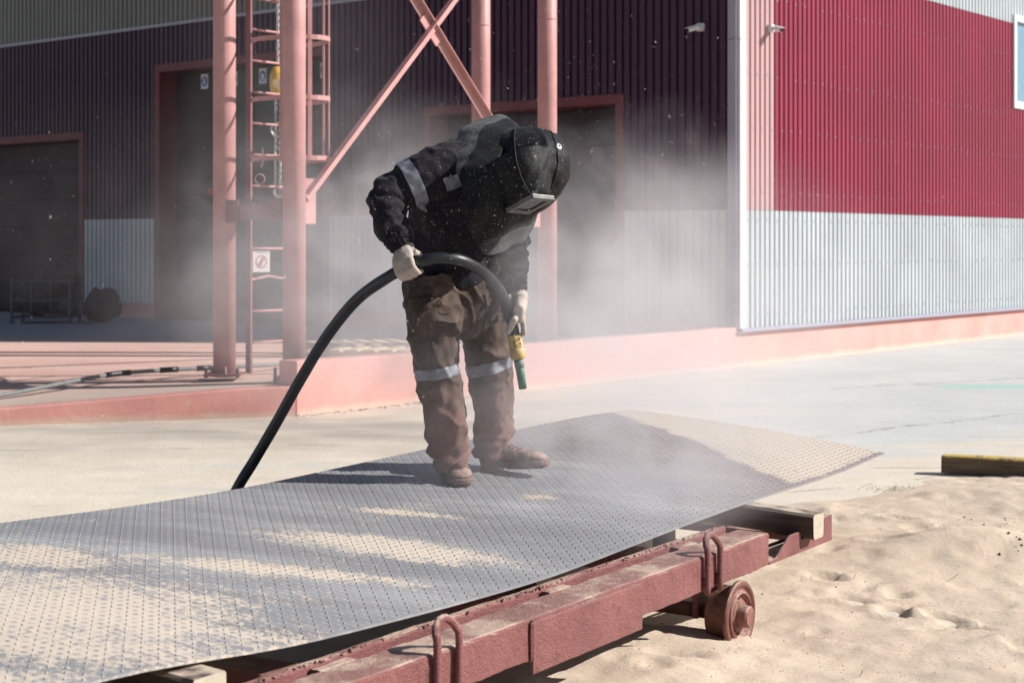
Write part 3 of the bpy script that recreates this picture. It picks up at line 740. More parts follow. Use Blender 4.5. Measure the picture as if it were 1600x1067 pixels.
tb = Vector((hx.x, hx.y, 5.6)); MB().bar(Vector((-2.95, 17.3, 5.6)), Vector((-0.9, 15.99, 5.6)), 0.1, 0.16).build('hoist_beam', M_darkred, tw)

# hose lying across the platform
def plat_z(p):
    return PZ + 0.0
pts = [at(-160, 628, 13.6), at(0, 617, 14.25), at(90, 606, 14.75), at(175, 592, 15.3), at(250, 583, 15.6), at(330, 578, 15.9), at(440, 571, 16.4), at(520, 560, 17.2)]
zz = [0.12, 0.18, 0.235, 0.28, 0.295, 0.297, 0.297, 0.297]
pts = [Vector((p.x, p.y, z)) for p, z in zip(pts, zz)]
sp1 = spline(pts, 8)
ph = empty('air_hose', pts[3], 'grey air hose lying across the pink platform with dark taped joints', 'hose')
MB().tube(sp1, 0.020, 10).build('hose_body', simple('grey_hose', (0.17, 0.18, 0.18), 0.6, var=0.2, scale=20), ph, smooth=True)
M_rub = simple('black_rubber', (0.012, 0.013, 0.018), 0.42, var=0.3, scale=20, bmp=0.15, bscale=120, spec=0.5)
for i0, i1 in ((23, 27), (32, 35), (38, 40)):
    MB().tube(sp1[i0:i1 + 1], 0.027, 10).build('joint_sleeve', M_rub, ph, smooth=True)
# anchor stubs standing on the platform
M_dk = simple('dark_stub_steel', (0.06, 0.045, 0.045), 0.6)
for i, (u, v, d, h, lb) in enumerate(((322, 586, 15.3, 0.07, 'short dark steel stub left of the first column base'), (371, 586, 15.3, 0.06, 'short steel stub between first column and ladder foot'), (430, 594, 14.8, 0.11, 'taller dark steel stub beside the end of low wall'))):
    p = at(u, v, d); p.z = PZ - 0.02
    tag(MB().tube([p, p + Z * (h + 0.02), p + Z * (h + 0.024)], [0.016, 0.016, 0.01], 10).build('anchor_stub', M_dk), lb, 'stub', 'anchor stubs on the platform')

# pallets behind the low wall
M_pal = simple('pale_pallet_wood', (0.52, 0.40, 0.27), 0.8, var=0.25, scale=9)
def pallet(c, ang, label, tilt=0.0):
    e = empty('pallet', c, label, 'pallet', 'wooden pallets lying behind the low wall')
    X = Vector((math.cos(ang), math.sin(ang), 0)); Y = Vector((-X.y, X.x, 0))
    for k in range(3): MB().box(c + Y * (k - 1) * 0.36 + Z * 0.05, (0.55, 0.045, 0.045), X, Y, Z).build('runner', M_pal, e)
    for k in range(6): MB().box(c + X * (k - 2.5) * 0.19 + Z * (0.107 + 0.003 * (k % 2)) + Y * random.uniform(-.02, .02), (0.06, 0.42, 0.010), X, Y, Z).build('plank', M_pal, e)
pallet(Vector((-1.75, 18.6, PZ)), R(20), 'pale wooden pallet behind the low wall near the round columns')
pallet(Vector((-1.35, 17.55, PZ)), R(-8), 'smaller looking pallet closest to the low wall behind the hose')

# dark stores against the far wall
M_wire = simple('wire_grey', (0.09, 0.09, 0.11), 0.5, metal=0.3); M_sack = simple('dark_olive_sack', (0.055, 0.048, 0.05), 0.9, var=0.4, scale=6, bmp=0.6, bscale=18, bdist=0.02)
cp = at(72, 505, 25.6); cp.z = PZ
cr_ = empty('wire_crate', cp, 'dark wire mesh crate standing in the shade at far left', 'crate')
CW, CH = 0.45, 0.55
for sx in (-1, 1):
    for sy in (-1, 1): MB().box(cp + Vector((sx * CW, sy * 0.3, CH / 2 + 0.08)), (0.018, 0.018, CH / 2 + 0.08)).build('post', M_wire, cr_)
for z in (0.10, 0.36, 0.66):
    for sy in (-1, 1): MB().box(cp + Vector((0, sy * 0.3, z)), (CW, 0.010, 0.012)).build('rail', M_wire, cr_)
    for sx in (-1, 1): MB().box(cp + Vector((sx * CW, 0, z + 0.001)), (0.010, 0.3, 0.012)).build('rail', M_wire, cr_)
for k in (-0.15, 0.15): MB().box(cp + Vector((k, -0.3, 0.38)), (0.008, 0.012, 0.28)).build('wire', M_wire, cr_)
MB().box(cp + Z * 0.09, (CW, 0.3, 0.012)).build('tray', M_dk, cr_)
def sack(c, r, label, seed):
    mb = MB(); mb.blob([c + Z * r[2] * 0.4 - XX * r[0] * 0.4, c + Z * r[2] * 0.5 + XX * r[0] * 0.4], [r[0] * 0.6, r[0] * 0.62])
    me = remeshed(mb, 'sack', M_sack, 0.035, 3, lambda co: 0.05 * fbm(co * 5 , seed, 3))
    for v in me.vertices: v.co.z = c.z + (v.co.z - c.z) * r[2] / r[0]
    zmin = min(v.co.z for v in me.vertices)
    for v in me.vertices: v.co.z += c.z - zmin
    tag(link_mesh('sack', me), label, 'sack', 'dark sacks piled in the shade at far left')
sack(cp + Vector((-0.15, 0, 0.11)), (0.34, 0.3, 0.42), 'dark sack filling the left of the wire crate', 2)
sack(cp + Vector((0.12, 0.05, 0.40)), (0.34, 0.3, 0.40), 'dark sack heaped highest on top of the wire crate', 4)
sack(cp + Vector((0.85, 0.1, 0.0)), (0.30, 0.3, 0.42), 'dark bulky sack on the floor right of the wire crate', 6)

# ------------------------------------------------------------------ trolley
tl = empty('flat_trolley', tr(2.3, 0.6, 0), 'red oxide painted steel rail trolley carrying the steel sheet', 'trolley')
def tbox(a0, a1, c0, c1_, z0, z1, name, mat=M_trolley, parent=tl, bevel=0.006, rough=0.0, segs=2):
    c = tr((a0 + a1) / 2, (c0 + c1_) / 2, (z0 + z1) / 2)
    if not rough: return MB().box(c, ((a1 - a0) / 2, (c1_ - c0) / 2, (z1 - z0) / 2), AX, CXX, Z).build(name, mat, parent, bevel=bevel, segs=segs)
    # subdivided box with worn, uneven edges
    n = max(3, int((a1 - a0) / 0.02)); prof = []
    b_ = 0.010; cs = [(c0, z0 + .003), (c0, z0 + 0.35 * (z1 - z0)), (c0, z0 + 0.7 * (z1 - z0)), (c0, z1 - b_), (c0 + b_ * .35, z1 - b_ * .3), (c0 + b_, z1), (c0 + .35 * (c1_ - c0), z1), (c0 + .7 * (c1_ - c0), z1), (c1_ - b_ * .6, z1), (c1_, z1 - b_ * .7), (c1_, z0), (c0 + .003, z0)]
    m_ = len(cs); P = np.array([tuple(tr(a0 + (a1 - a0) * i / n, c, z)) for i in range(n + 1) for c, z in cs])
    ctr = np.array([tuple(tr(a0 + (a1 - a0) * i / n, (c0 + c1_) / 2, (z0 + z1) / 2)) for i in range(n + 1) for _ in cs])
    dn = P - ctr; dn /= np.linalg.norm(dn, axis=1)[:, None] + 1e-9
    P = P + dn * (rough * (0.6 * fbm(P * 9, 31, 2) + 0.6 * fbm(P * 38, 17, 2)))[:, None]
    fs = [(i*m_+j, i*m_+(j+1) % m_, (i+1)*m_+(j+1) % m_, (i+1)*m_+j) for i in range(n) for j in range(m_)] + [tuple(range(m_))[::-1], tuple(n*m_+j for j in range(m_))]
    return MB().add([tuple(p) for p in P], fs).build(name, mat, parent, smooth=False)
BT, BB = 0.382, 0.256
sb = tbox(1.95, 7.2, -0.25, -0.110, BB, BT, 'side_beam', rough=0.004)
tbox(3.0, 3.68, -0.262, -0.2525, BB - 0.040, BT - 0.006, 'cover_plate', rough=0.002)
def web(poly, c0, c1_, name):
    n = len(poly); vs = [tr(a, c0, z) for a, z in poly] + [tr(a, c1_, z) for a, z in poly]
    MB().add(vs, [tuple(range(n)), tuple(range(n, 2 * n))[::-1]] + [(i, n + i, n + (i + 1) % n, (i + 1) % n) for i in range(n)]).build(name, M_trolley, tl, bevel=0.003)
web([(1.305, BB), (1.305, .364), (1.512, .364), (1.516, .308), (1.632, .308), (1.636, .340), (1.74, .340), (1.87, BB + .016), (1.947, BB + .012), (1.947, BB)], -0.25, -0.238, 'end_web')
tbox(1.305, 1.508, -0.2375, -0.13, BB + 0.001, 0.362, 'end_block', rough=0.002)
tbox(1.512, 1.948, -0.2375, -0.13, BB + 0.001, BB + 0.014, 'bottom_flange', rough=0.001)
tbox(1.512, 1.948, -0.135, -0.122, BB + 0.0145, 0.284, 'inner_web', rough=0.001)
tbox(1.95, 7.2, -0.066, -0.052, 0.27, 0.392, 'inner_rail', rough=0.005)
tbox(1.95, 7.2, -0.0515, -0.015, 0.372, 0.384, 'inner_rail', rough=0.003)
tbox(1.32, 7.2, 1.25, 1.42, BB, BT, 'side_beam', rough=0.003)
for a0, w in ((2.28, 0.14), (3.20, 0.13), (4.33, 0.15), (5.5, 0.14)):
    tbox(a0, a0 + w, -0.1095, -0.0665, 0.30, BT - 0.001, 'cross_member', rough=0.004)
    tbox(a0, a0 + w, -0.051, 1.249, 0.27, 0.34, 'cross_member', rough=0.003)
tbox(1.305, 1.42, -0.129, 1.249, BB, 0.285, 'end_beam', rough=0.003)
# ragged scabs of paint along the inner rail edge
mb = MB()
for k in range(260):
    a = rng.uniform(2.0, 6.5); p = tr(a, -0.062 + rng.uniform(-.006, .008), 0.390); r_ = rng.uniform(.004, .009)
    vs = [p + Vector(rng.normal(0, 1, 3)).normalized() * r_ for _ in range(6)]
    mb.add(vs, [(0, 1, 2), (0, 2, 3), (0, 3, 4), (0, 4, 5), (0, 5, 1), (1, 2, 3), (1, 3, 4), (1, 4, 5)])
mb.build('paint_scabs', M_trolley, tl)['kind'] = 'stuff'
# lashing loops
for a in (2.466, 4.126):
    hgt = 0.45 if a < 3 else 0.468; w = 0.052
    pts = [tr(a - w, -0.266, 0.245), tr(a - w, -0.266, 0.33)]
    for k in range(9):
        an = math.pi * k / 8; pts.append(tr(a - w * math.cos(an), -0.266 + 0.02 * math.sin(an), hgt - w + w * math.sin(an)))
    pts += [tr(a + w, -0.266, 0.33), tr(a + w, -0.266, 0.245)]
    sp2 = spline(pts, 3); rr = [0.0118 + 0.0012 * float(vnoise(np.array([i * .7, a, 0.0]))) for i in range(len(sp2))]
    lp = MB().tube(sp2, rr, 12).build('lashing_loop', M_trolley, tl, smooth=True)
    mb = MB()
    for sgn in (-1, 1):
        mb.blob([tr(a + sgn * w, -0.257, 0.27), tr(a + sgn * w, -0.257, 0.30)], [0.009, 0.009], 8)
    mb.build('weld_bead', M_trolley, lp, smooth=True)
# weld line on the cover plate
MB().tube([tr(3.0 - 0.002, -0.256, z) for z in np.linspace(BB, BT - .01, 12)], [0.0045 + .002 * random.random() for _ in range(12)], 6).build('weld_bead', M_trolley, tl, smooth=True)
MB().tube([tr(3.684, -0.256, z) for z in np.linspace(BB, BT - .01, 12)], [0.0045 + .002 * random.random() for _ in range(12)], 6).build('weld_bead', M_trolley, tl, smooth=True)
# wheels
def wheel(a, cside, sgn):
    zc = 0.118
    def P(r, off): return (tr(a, cside + sgn * off, zc), r)
    prof = [(0.100, 0.0), (0.106, 0.004), (0.108, 0.075), (0.112, 0.080), (0.128, 0.086), (0.130, 0.098), (0.124, 0.104), (0.112, 0.105), (0.106, 0.098), (0.100, 0.094), (0.094, 0.094), (0.090, 0.104), (0.083, 0.107), (0.079, 0.098), (0.074, 0.090), (0.0, 0.090)]
    base_ = tr(a, cside, zc); ax = CXX * -sgn
    n = 48
    def lathe(prof, name, mat, parent):
        mb = MB(); vs = []
        for r_, o in prof:
            for k in range(n):
                an = 2 * math.pi * k / n; vs.append(base_ + ax * o + AX * (math.cos(an) * r_) + Z * (math.sin(an) * r_))
        fs = [(i*n+k, i*n+(k+1) % n, (i+1)*n+(k+1) % n, (i+1)*n+k) for i in range(len(prof)-1) for k in range(n)]
        ob = mb.add(vs, fs).build(name, mat, parent, smooth=True)
        m = ob.modifiers.new('e', 'EDGE_SPLIT'); m.split_angle = R(28); return ob
    w = lathe([(0.001, 0.0)] + prof[:8], 'wheel', M_rust, tl)
    lathe(prof[7:], 'wheel_disc', M_wheelface, w)
    lathe([(0.045, 0.089), (0.044, 0.10), (0.040, 0.135), (0.034, 0.142), (0.001, 0.143)], 'hub_cap', M_wheelface, w)
    lathe([(0.062, 0.089), (0.060, 0.099), (0.045, 0.101)], 'hub_flange', M_wheelface, w)
    for k in range(6):
        an = R(30 + 60 * k); c = base_ + ax * 0.0885 + AX * math.cos(an) * 0.066 + Z * math.sin(an) * 0.066
        MB().tube([c, c + ax * 0.008], 0.0065, 6).build('bolt', M_dk if k % 3 else M_wheelface, w)
# sgn=+1 keeps the outer face toward the viewer side (-c)
for a in (2.24, 5.4):
    wheel(a, -0.165, 1); wheel(a, 1.33, -1)
    MB().tube([tr(a, -0.16, 0.118), tr(a, 1.33, 0.118)], 0.028, 14).build('axle', M_rust, tl, smooth=True)
    for c_ in (-0.11, 1.28):
        tbox(a - 0.07, a + 0.07, c_ - 0.012, c_ + 0.012, 0.10, 0.255, 'axle_bracket')

# timbers carrying the sheet
CANG = math.atan2(CXX.y, CXX.x)
M_tim = wood_mat('weathered_timber', (0.045, 0.030, 0.026), (0.10, 0.068, 0.056), CANG, 0.8)
M_timend = simple('sawn_timber_end', (0.40, 0.35, 0.28), 0.85, var=0.15, scale=30, bmp=0.5, bscale=120)
def timber(a0, w, c0, c1_, z0, h, label, zfar=None):
    # square beam, slightly tapering up to the far side
    zf = z0 if zfar is None else zfar
    n = 14; mb = MB(); vs = []; b_ = 0.010
    cs = [(0, b_), (0, h - b_ * .6), (b_ * .5, h), (w - b_, h), (w, h - b_), (w, b_), (w - b_, 0), (b_, 0)]
    for i in range(n + 1):
        t = i / n; c = c0 + (c1_ - c0) * t
        for (x, z) in cs:
            j = 0.0025 * float(vnoise(np.array([i * .5, x * 30, z * 30 + a0])))
            vs.append(tr(a0 + x + j, c, z0 + (zf - z0) * t + z + j))
    m_ = 8; fs = [(i*m_+j, (i+1)*m_+j, (i+1)*m_+(j+1) % m_, i*m_+(j+1) % m_) for i in range(n) for j in range(m_)]
    fs.append(tuple(n*m_+j for j in range(m_))[::-1])
    o = mb.add(vs, fs + [tuple(range(m_))]).build('timber_beam', M_tim)
    tag(o, label, 'timber', 'timbers lying across the trolley under the sheet')
    o.data.materials.append(M_timend); o.data.polygons[len(o.data.polygons) - 1].material_index = 1; o.data.polygons[len(o.data.polygons) - 2].material_index = 1
    return o
timber(1.52, 0.105, -0.30, 1.46, 0.309, 0.098, 'weathered timber sticking out at the right end of the trolley', 0.415)
timber(4.80, 0.12, -0.07, 1.44, 0.380, 0.068, 'pale dusty timber under the sheet at the lower left', 0.48)
timber(3.02, 0.10, 0.08, 1.44, 0.341, 0.05, 'timber hidden deep under the middle of the sheet', 0.50)
tag(tbox(1.18, 1.26, 0.55, 0.63, 0.0, 0.44, 'wooden_prop', M_tim, None), 'short upright wooden prop beneath the right tip of the sheet', 'prop')

# ------------------------------------------------------------------ chequer sheet
near = [(0, .47), (.4, .445), (.8, .436), (1.5, .438), (2.2, .424), (3.16, .392), (3.75, .404), (4.5, .434), (4.8, .468), (5.0, .490), (5.2, .497), (6.1, .50)]
far = [(0, .60), (.5, .61), (.9, .605), (1.96, .582), (2.58, .57), (3.1, .558), (3.74, .570), (4.25, .594), (5.0, .60), (6.1, .57)]
def sm(tab, a):
    return sum(plate_table(tab, min(max(a + k * 0.14, 0), 6.1)) * w for k, w in zip((-2, -1, 0, 1, 2), (.1, .24, .32, .24, .1)))
PW, PL = 1.44, 6.0
def plate(a, c, up=0.0):
    t = c / PW; bow = 0.018 * math.sin(math.pi * t)
    return tr(a, c, sm(near, a) * (1 - t) + sm(far, a) * t + bow + up)
_ga = np.linspace(0, PL, 121); _gn = np.array([sm(near, a) for a in _ga]); _gf = np.array([sm(far, a) for a in _ga])
def platez(x, y):
    d = Vector((x, y, 0)) - R0; a = d.dot(AX); c = d.dot(CXX); return plate(a, c).z
ps = empty('chequer_sheet', tr(3, 0.7, 0.45), 'large warped steel chequer plate strewn with pale sand', 'steel sheet')
na, nc = 150, 30; mb = MB(); vs = []
for i in range(na + 1):
    for j in range(nc + 1): vs.append(plate(PL * i / na, PW * j / nc))
nv = len(vs)
for i in range(na + 1):
    for j in range(nc + 1): vs.append(vs[i*(nc+1)+j] - Z * 0.007)
q = lambda i, j, o=0: o + i * (nc + 1) + j
fs = []
for i in range(na):
    for j in range(nc):
        fs.append((q(i, j), q(i, j+1), q(i+1, j+1), q(i+1, j))); fs.append((q(i, j, nv), q(i+1, j, nv), q(i+1, j+1, nv), q(i, j+1, nv)))
    fs.append((q(i, 0), q(i+1, 0), q(i+1, 0, nv), q(i, 0, nv))); fs.append((q(i+1, nc), q(i, nc), q(i, nc, nv), q(i+1, nc, nv)))
for j in range(nc):
    fs.append((q(0, j+1), q(0, j), q(0, j, nv), q(0, j+1, nv))); fs.append((q(na, j), q(na, j+1), q(na, j+1, nv), q(na, j, nv)))
def sheet_mat(name, lug):
    m, nt, b, pos = base(name, 0.5, 0.0, 0.5)
    def frame(vx, off):   # coordinate in the trolley frame
        d = nd(nt, 'ShaderNodeVectorMath', operation='DOT_PRODUCT'); nt.links.new(pos, d.inputs[0]); d.inputs[1].default_value = tuple(vx)
        return mth(nt, 'SUBTRACT', d.outputs['Value'], off)
    a = frame(AX, R0.dot(AX)); c = frame(CXX, R0.dot(CXX))
    cb = nd(nt, 'ShaderNodeCombineXYZ'); nt.links.new(a, cb.inputs[0]); nt.links.new(c, cb.inputs[1]); v = cb.outputs[0]
    def patch(a0, c0, ra, rc, ang=0.0):
        ca, sa = math.cos(ang), math.sin(ang)
        x = mth(nt, 'SUBTRACT', a, a0); y = mth(nt, 'SUBTRACT', c, c0)
        x2 = mth(nt, 'DIVIDE', mth(nt, 'ADD', mth(nt, 'MULTIPLY', x, ca), mth(nt, 'MULTIPLY', y, sa)), ra)
        y2 = mth(nt, 'DIVIDE', mth(nt, 'SUBTRACT', mth(nt, 'MULTIPLY', y, ca), mth(nt, 'MULTIPLY', x, sa)), rc)
        r2 = mth(nt, 'ADD', mth(nt, 'MULTIPLY', x2, x2), mth(nt, 'MULTIPLY', y2, y2))
        return mth(nt, 'SUBTRACT', 1.0, mth(nt, 'SQRT', r2), clamp=False)
    ps_ = [patch(*p) for p in SANDPATCH]
    k = ps_[0]
    for p in ps_[1:]: k = mth(nt, 'MAXIMUM', k, p)
    sc = nd(nt, 'ShaderNodeVectorMath', operation='MULTIPLY'); nt.links.new(v, sc.inputs[0]); sc.inputs[1].default_value = (1.0, 1.0, 1)
    rt_ = nd(nt, 'ShaderNodeVectorRotate', rotation_type='Z_AXIS'); nt.links.new(v, rt_.inputs['Vector']); rt_.inputs['Angle'].default_value = -R(55)
    nt.links.new(rt_.outputs[0], sc.inputs[0]); sc.inputs[1].default_value = (0.42, 1.7, 1)
    k = mth(nt, 'ADD', k, mth(nt, 'MULTIPLY', mth(nt, 'SUBTRACT', noise(nt, sc.outputs[0], 2.4, 7, 0.65), 0.5), 1.7))
    k = mth(nt, 'ADD', k, mth(nt, 'MULTIPLY', mth(nt, 'SUBTRACT', noise(nt, pos, 13, 4, 0.6), 0.5), 1.3))
    k = mth(nt, 'ADD', k, mth(nt, 'MULTIPLY', mth(nt, 'SUBTRACT', noise(nt, pos, 50, 6, 0.75), 0.5), 2.8))
    sandm = mth(nt, 'MULTIPLY', maprange(nt, k, -0.05, 0.50), 0.90)
    edge_ = mth(nt, 'SUBTRACT', mth(nt, 'ADD', 0.34, mth(nt, 'MULTIPLY', mth(nt, 'SUBTRACT', 1.35, c), 0.60)), a)
    edge_ = mth(nt, 'ADD', edge_, mth(nt, 'MULTIPLY', mth(nt, 'SUBTRACT', noise(nt, pos, 5, 6, 0.65), 0.5), 0.30))
    tipm = mth(nt, 'MULTIPLY', maprange(nt, edge_, 0.0, 0.10), maprange(nt, mth(nt, 'ADD', c, mth(nt, 'MULTIPLY', noise(nt, pos, 20, 4), 0.10)), 0.065, 0.10))
    tipm = mth(nt, 'MULTIPLY', tipm, maprange(nt, noise(nt, pos, 40, 4, 0.7), 0.28, 0.42))
    sandm = mth(nt, 'MAXIMUM', sandm, tipm)
    if lug: sandm = mth(nt, 'MAXIMUM', mth(nt, 'MULTIPLY', sandm, maprange(nt, noise(nt, pos, 30, 3, 0.6), 0.42, 0.60, 0.0, 0.85)), mth(nt, 'MULTIPLY', tipm, 0.75))
    film = maprange(nt, noise(nt, sc.outputs[0], 1.7, 5, 0.6), 0.3, 0.75)
    steel = mixc(nt, film, (0.24, 0.245, 0.262), (0.42, 0.424, 0.432))
    tip = maprange(nt, mth(nt, 'ADD', a, mth(nt, 'MULTIPLY', noise(nt, pos, 3, 5), 0.8)), 1.3, 2.6, 1, 0)
    steel = mixc(nt, mth(nt, 'MULTIPLY', tip, 0.8), steel, (0.30, 0.235, 0.215))
    mott = maprange(nt, noise(nt, sc.outputs[0], 6, 8, 0.7), 0.42, 0.62)
    steel = mixc(nt, mth(nt, 'MULTIPLY', mott, 0.5), steel, (0.23, 0.225, 0.235))
    if lug: steel = mixc(nt, 0.28, steel, (0.20, 0.19, 0.20))
    fine = noise(nt, pos, 240, 4, 0.7)
    steel = mixc(nt, mth(nt, 'MULTIPLY', maprange(nt, fine, 0.5, 0.7), 0.35), steel, (0.52, 0.47, 0.42))
    sandc = mixc(nt, fine, (0.42, 0.35, 0.28), (0.60, 0.52, 0.43))
    col = mixc(nt, sandm, steel, sandc)
    nt.links.new(col, b.inputs['Base Color'])
    nt.links.new(maprange(nt, sandm, 0, 1, 0.48, 0.95), b.inputs['Roughness']); nt.links.new(maprange(nt, sandm, 0, 1, 0.0 if lug else 0.30, 0.0), b.inputs['Metallic'])
    h = mth(nt, 'ADD', mth(nt, 'MULTIPLY', fine, 0.25), mth(nt, 'MULTIPLY', mth(nt, 'MULTIPLY', sandm, noise(nt, pos, 60, 5, 0.7)), 1.2))
    bump(nt, b, h, 0.5, 0.004); return m
# (a, c, radius along, radius across, angle)
SANDPATCH = [(4.90, 0.50, 0.75, 0.55, 0.6), (3.95, 0.52, 0.58, 0.09, 0.84), (3.36, 0.50, 0.50, 0.14, 1.05), (4.5, 1.05, 0.35, 0.16, 0.9), (2.31, 0.58, 0.10, 0.04, 1.0), (5.5, 0.7, 0.7, 0.9, 0), (2.95, 0.80, 0.25, 0.05, 1.0)]
M_sheet = sheet_mat('sand_dusted_steel', False); M_lug = sheet_mat('raised_lugs', True)
so = mb.add(vs, fs).build('sheet', M_sheet, ps, smooth=True); m_ = so.modifiers.new('e', 'EDGE_SPLIT'); m_.split_angle = R(50)
# raised lugs, alternating direction
pitch = 0.030; hl, hw, hh = 0.0105, 0.0042, 0.0026
gv = []; gf = []
ni, nj = int(5.4 / pitch), int(PW / pitch)
for i in range(ni):
    for j in range(nj):
        a = 0.02 + i * pitch; c = 0.02 + j * pitch
        p = plate(a, c, 0.0002)
        s_ = 1 if (i + j) % 2 else -1
        X = (AX * math.cos(s_ * R(45)) + CXX * math.sin(s_ * R(45))); Y = Vector((-X.y, X.x, 0)); n0 = len(gv)
        gv += [p + X * hl, p + X * hl * .35 + Y * hw, p - X * hl * .35 + Y * hw, p - X * hl, p - X * hl * .35 - Y * hw, p + X * hl * .35 - Y * hw, p + X * hl * .5 + Z * hh, p - X * hl * .5 + Z * hh]
        gf += [(n0, n0+1, n0+6), (n0+1, n0+2, n0+7, n0+6), (n0+2, n0+3, n0+7), (n0+3, n0+4, n0+7), (n0+4, n0+5, n0+6, n0+7), (n0+5, n0, n0+6)]
o = MB().add(gv, gf).build('raised_lugs', M_lug, ps); o['kind'] = 'stuff'
# loose sand grains and clots on the sheet
mb = MB()
for k in range(2600):
    if k % 3: pa = SANDPATCH[rng.integers(len(SANDPATCH))]; a = pa[0] + rng.normal(0, pa[2] * .6); c = pa[1] + rng.normal(0, pa[3] * .6)
    else: a, c = rng.uniform(0.1, 5.6), rng.uniform(0.02, PW - .02)
    if not (0.02 < a < 5.8 and 0.02 < c < PW - .02): continue
    p = plate(a, c); r_ = rng.uniform(.0012, .0035)
    vs = [p + Vector((math.cos(t), math.sin(t), 0)) * r_ for t in (0, 2.1, 4.2)] + [p + Z * r_ * 0.9]
    mb.add(vs, [(0, 1, 3), (1, 2, 3), (2, 0, 3)])
mb.build('sand_grains', M_sand, ps)['kind'] = 'stuff'

# ------------------------------------------------------------------ yellow-topped sleeper on the right
M_slp = wood_mat('dark_sleeper', (0.085, 0.060, 0.042), (0.19, 0.135, 0.10), R(-25), 0.1)
sl0 = Vector((2.80, 10.62, 0)); sd_ = Vector((0.90, -0.436, 0)).normalized(); sn_ = Vector((-sd_.y, sd_.x, 0))
se = empty('timber_sleeper', sl0, 'old square sleeper with flaking yellow paint on top, right edge', 'sleeper')
def sleeper_mat():
    m, nt, b, pos = base('flaking_yellow_top', 0.8, 0, 0.3)
    k = maprange(nt, noise(nt, pos, 14, 7, 0.7), 0.42, 0.52)
    c = mixc(nt, k, (0.20, 0.15, 0.09), (0.52, 0.38, 0.10)); nt.links.new(c, b.inputs['Base Color']); bump(nt, b, noise(nt, pos, 60, 6), 0.6, 0.004); return m
mb = MB(); n = 24; vs = []; cs = [(0, 0), (0, .098), (.008, .108), (.105, .108), (.115, .098), (.115, 0)]
for i in range(n + 1):
    for (x, z) in cs:
        j = 0.004 * float(vnoise(np.array([i * .6, x * 40, z * 40]))); w = sl0 + sd_ * (2.4 * i / n) + sn_ * (x + j); w.z = z + j + 0.018; vs.append(w)
fs = [(i*6+j, (i+1)*6+j, (i+1)*6+(j+1) % 6, i*6+(j+1) % 6) for i in range(n) for j in range(6)] + [tuple(range(6))[::-1], tuple(n*6+j for j in range(6))]
o = mb.add(vs, fs).build('sleeper_body', M_slp, se); o.data.materials.append(sleeper_mat())
for i in range(n):
    for j in (1, 2, 3): o.data.polygons[i * 6 + j].material_index = 1

# pebbles, twigs and dry grass on the sand
mb = MB()
def stone(p, r_):
    vs = [Vector(p) + Vector((d[0] * r_ * rng.uniform(.6, 1.1), d[1] * r_ * rng.uniform(.6, 1.1), d[2] * r_ * rng.uniform(.4, .9))) for d in ((1, 0, 0), (0, 1, 0), (-1, 0, 0), (0, -1, 0), (0, 0, 1), (0, 0, -1))]
    mb.add(vs, [(0, 1, 4), (1, 2, 4), (2, 3, 4), (3, 0, 4), (1, 0, 5), (2, 1, 5), (3, 2, 5), (0, 3, 5)])
for k in range(150):
    x, y = rng.uniform(0, 5), rng.uniform(4, 10.5)
    if sand_region(x, y) > 0.3: stone((x, y, sandz(x, y)), rng.uniform(.002, .0055))
for k in range(14):
    t = rng.normal(0, .07, 2); stone((2.30 + t[0], 7.42 + t[1], sandz(2.30 + t[0], 7.42 + t[1]) + .003), rng.uniform(.004, .014))
for k in range(14):
    x, y = 2.62 + rng.normal(0, .25), 8.55 + rng.normal(0, .06); stone((x, y, sandz(x, y) + .002), rng.uniform(.004, .011))
tag(mb.build('pebbles', simple('dark_pebbles', (0.09, 0.075, 0.06), 0.9, var=0.5, scale=40)), 'small dark pebbles scattered over the pale sand', 'pebbles', kind='stuff')
mb = MB()
for k in range(5200):
    y = rng.uniform(3.6, 9.8); x = rng.uniform(-0.6, 0.33 * y + .2)
    if sand_region(x, y) < 0.25: continue
    stone((x, y, sandz(x, y) + .0005), rng.uniform(.0012, .0042))
tag(mb.build('sand_clods', M_sand), 'tiny clods and coarse grains lying loose on the sand', 'sand clods', kind='stuff')
mb = MB()
for k in range(70):
    cx_, cy_ = ((2.28, 9.95) if k % 3 else (3.35, 10.15)) if k % 8 else (rng.uniform(1, 4), rng.uniform(5, 9.5))
    p = Vector((cx_ + rng.normal(0, .09), cy_ + rng.normal(0, .05), 0.0)); p.z = max(0, sandz(p.x, p.y)); q_ = p + Vector((rng.normal(0, .03), rng.normal(0, .03), rng.uniform(.01, .035))); mb.bar(p, q_, .0015, .0015)
tag(mb.build('dry_grass', simple('dry_grass', (0.30, 0.26, 0.10), 0.9, var=0.4, scale=30)), 'wispy dry grass stalks at the edge of the sand', 'grass', kind='stuff')

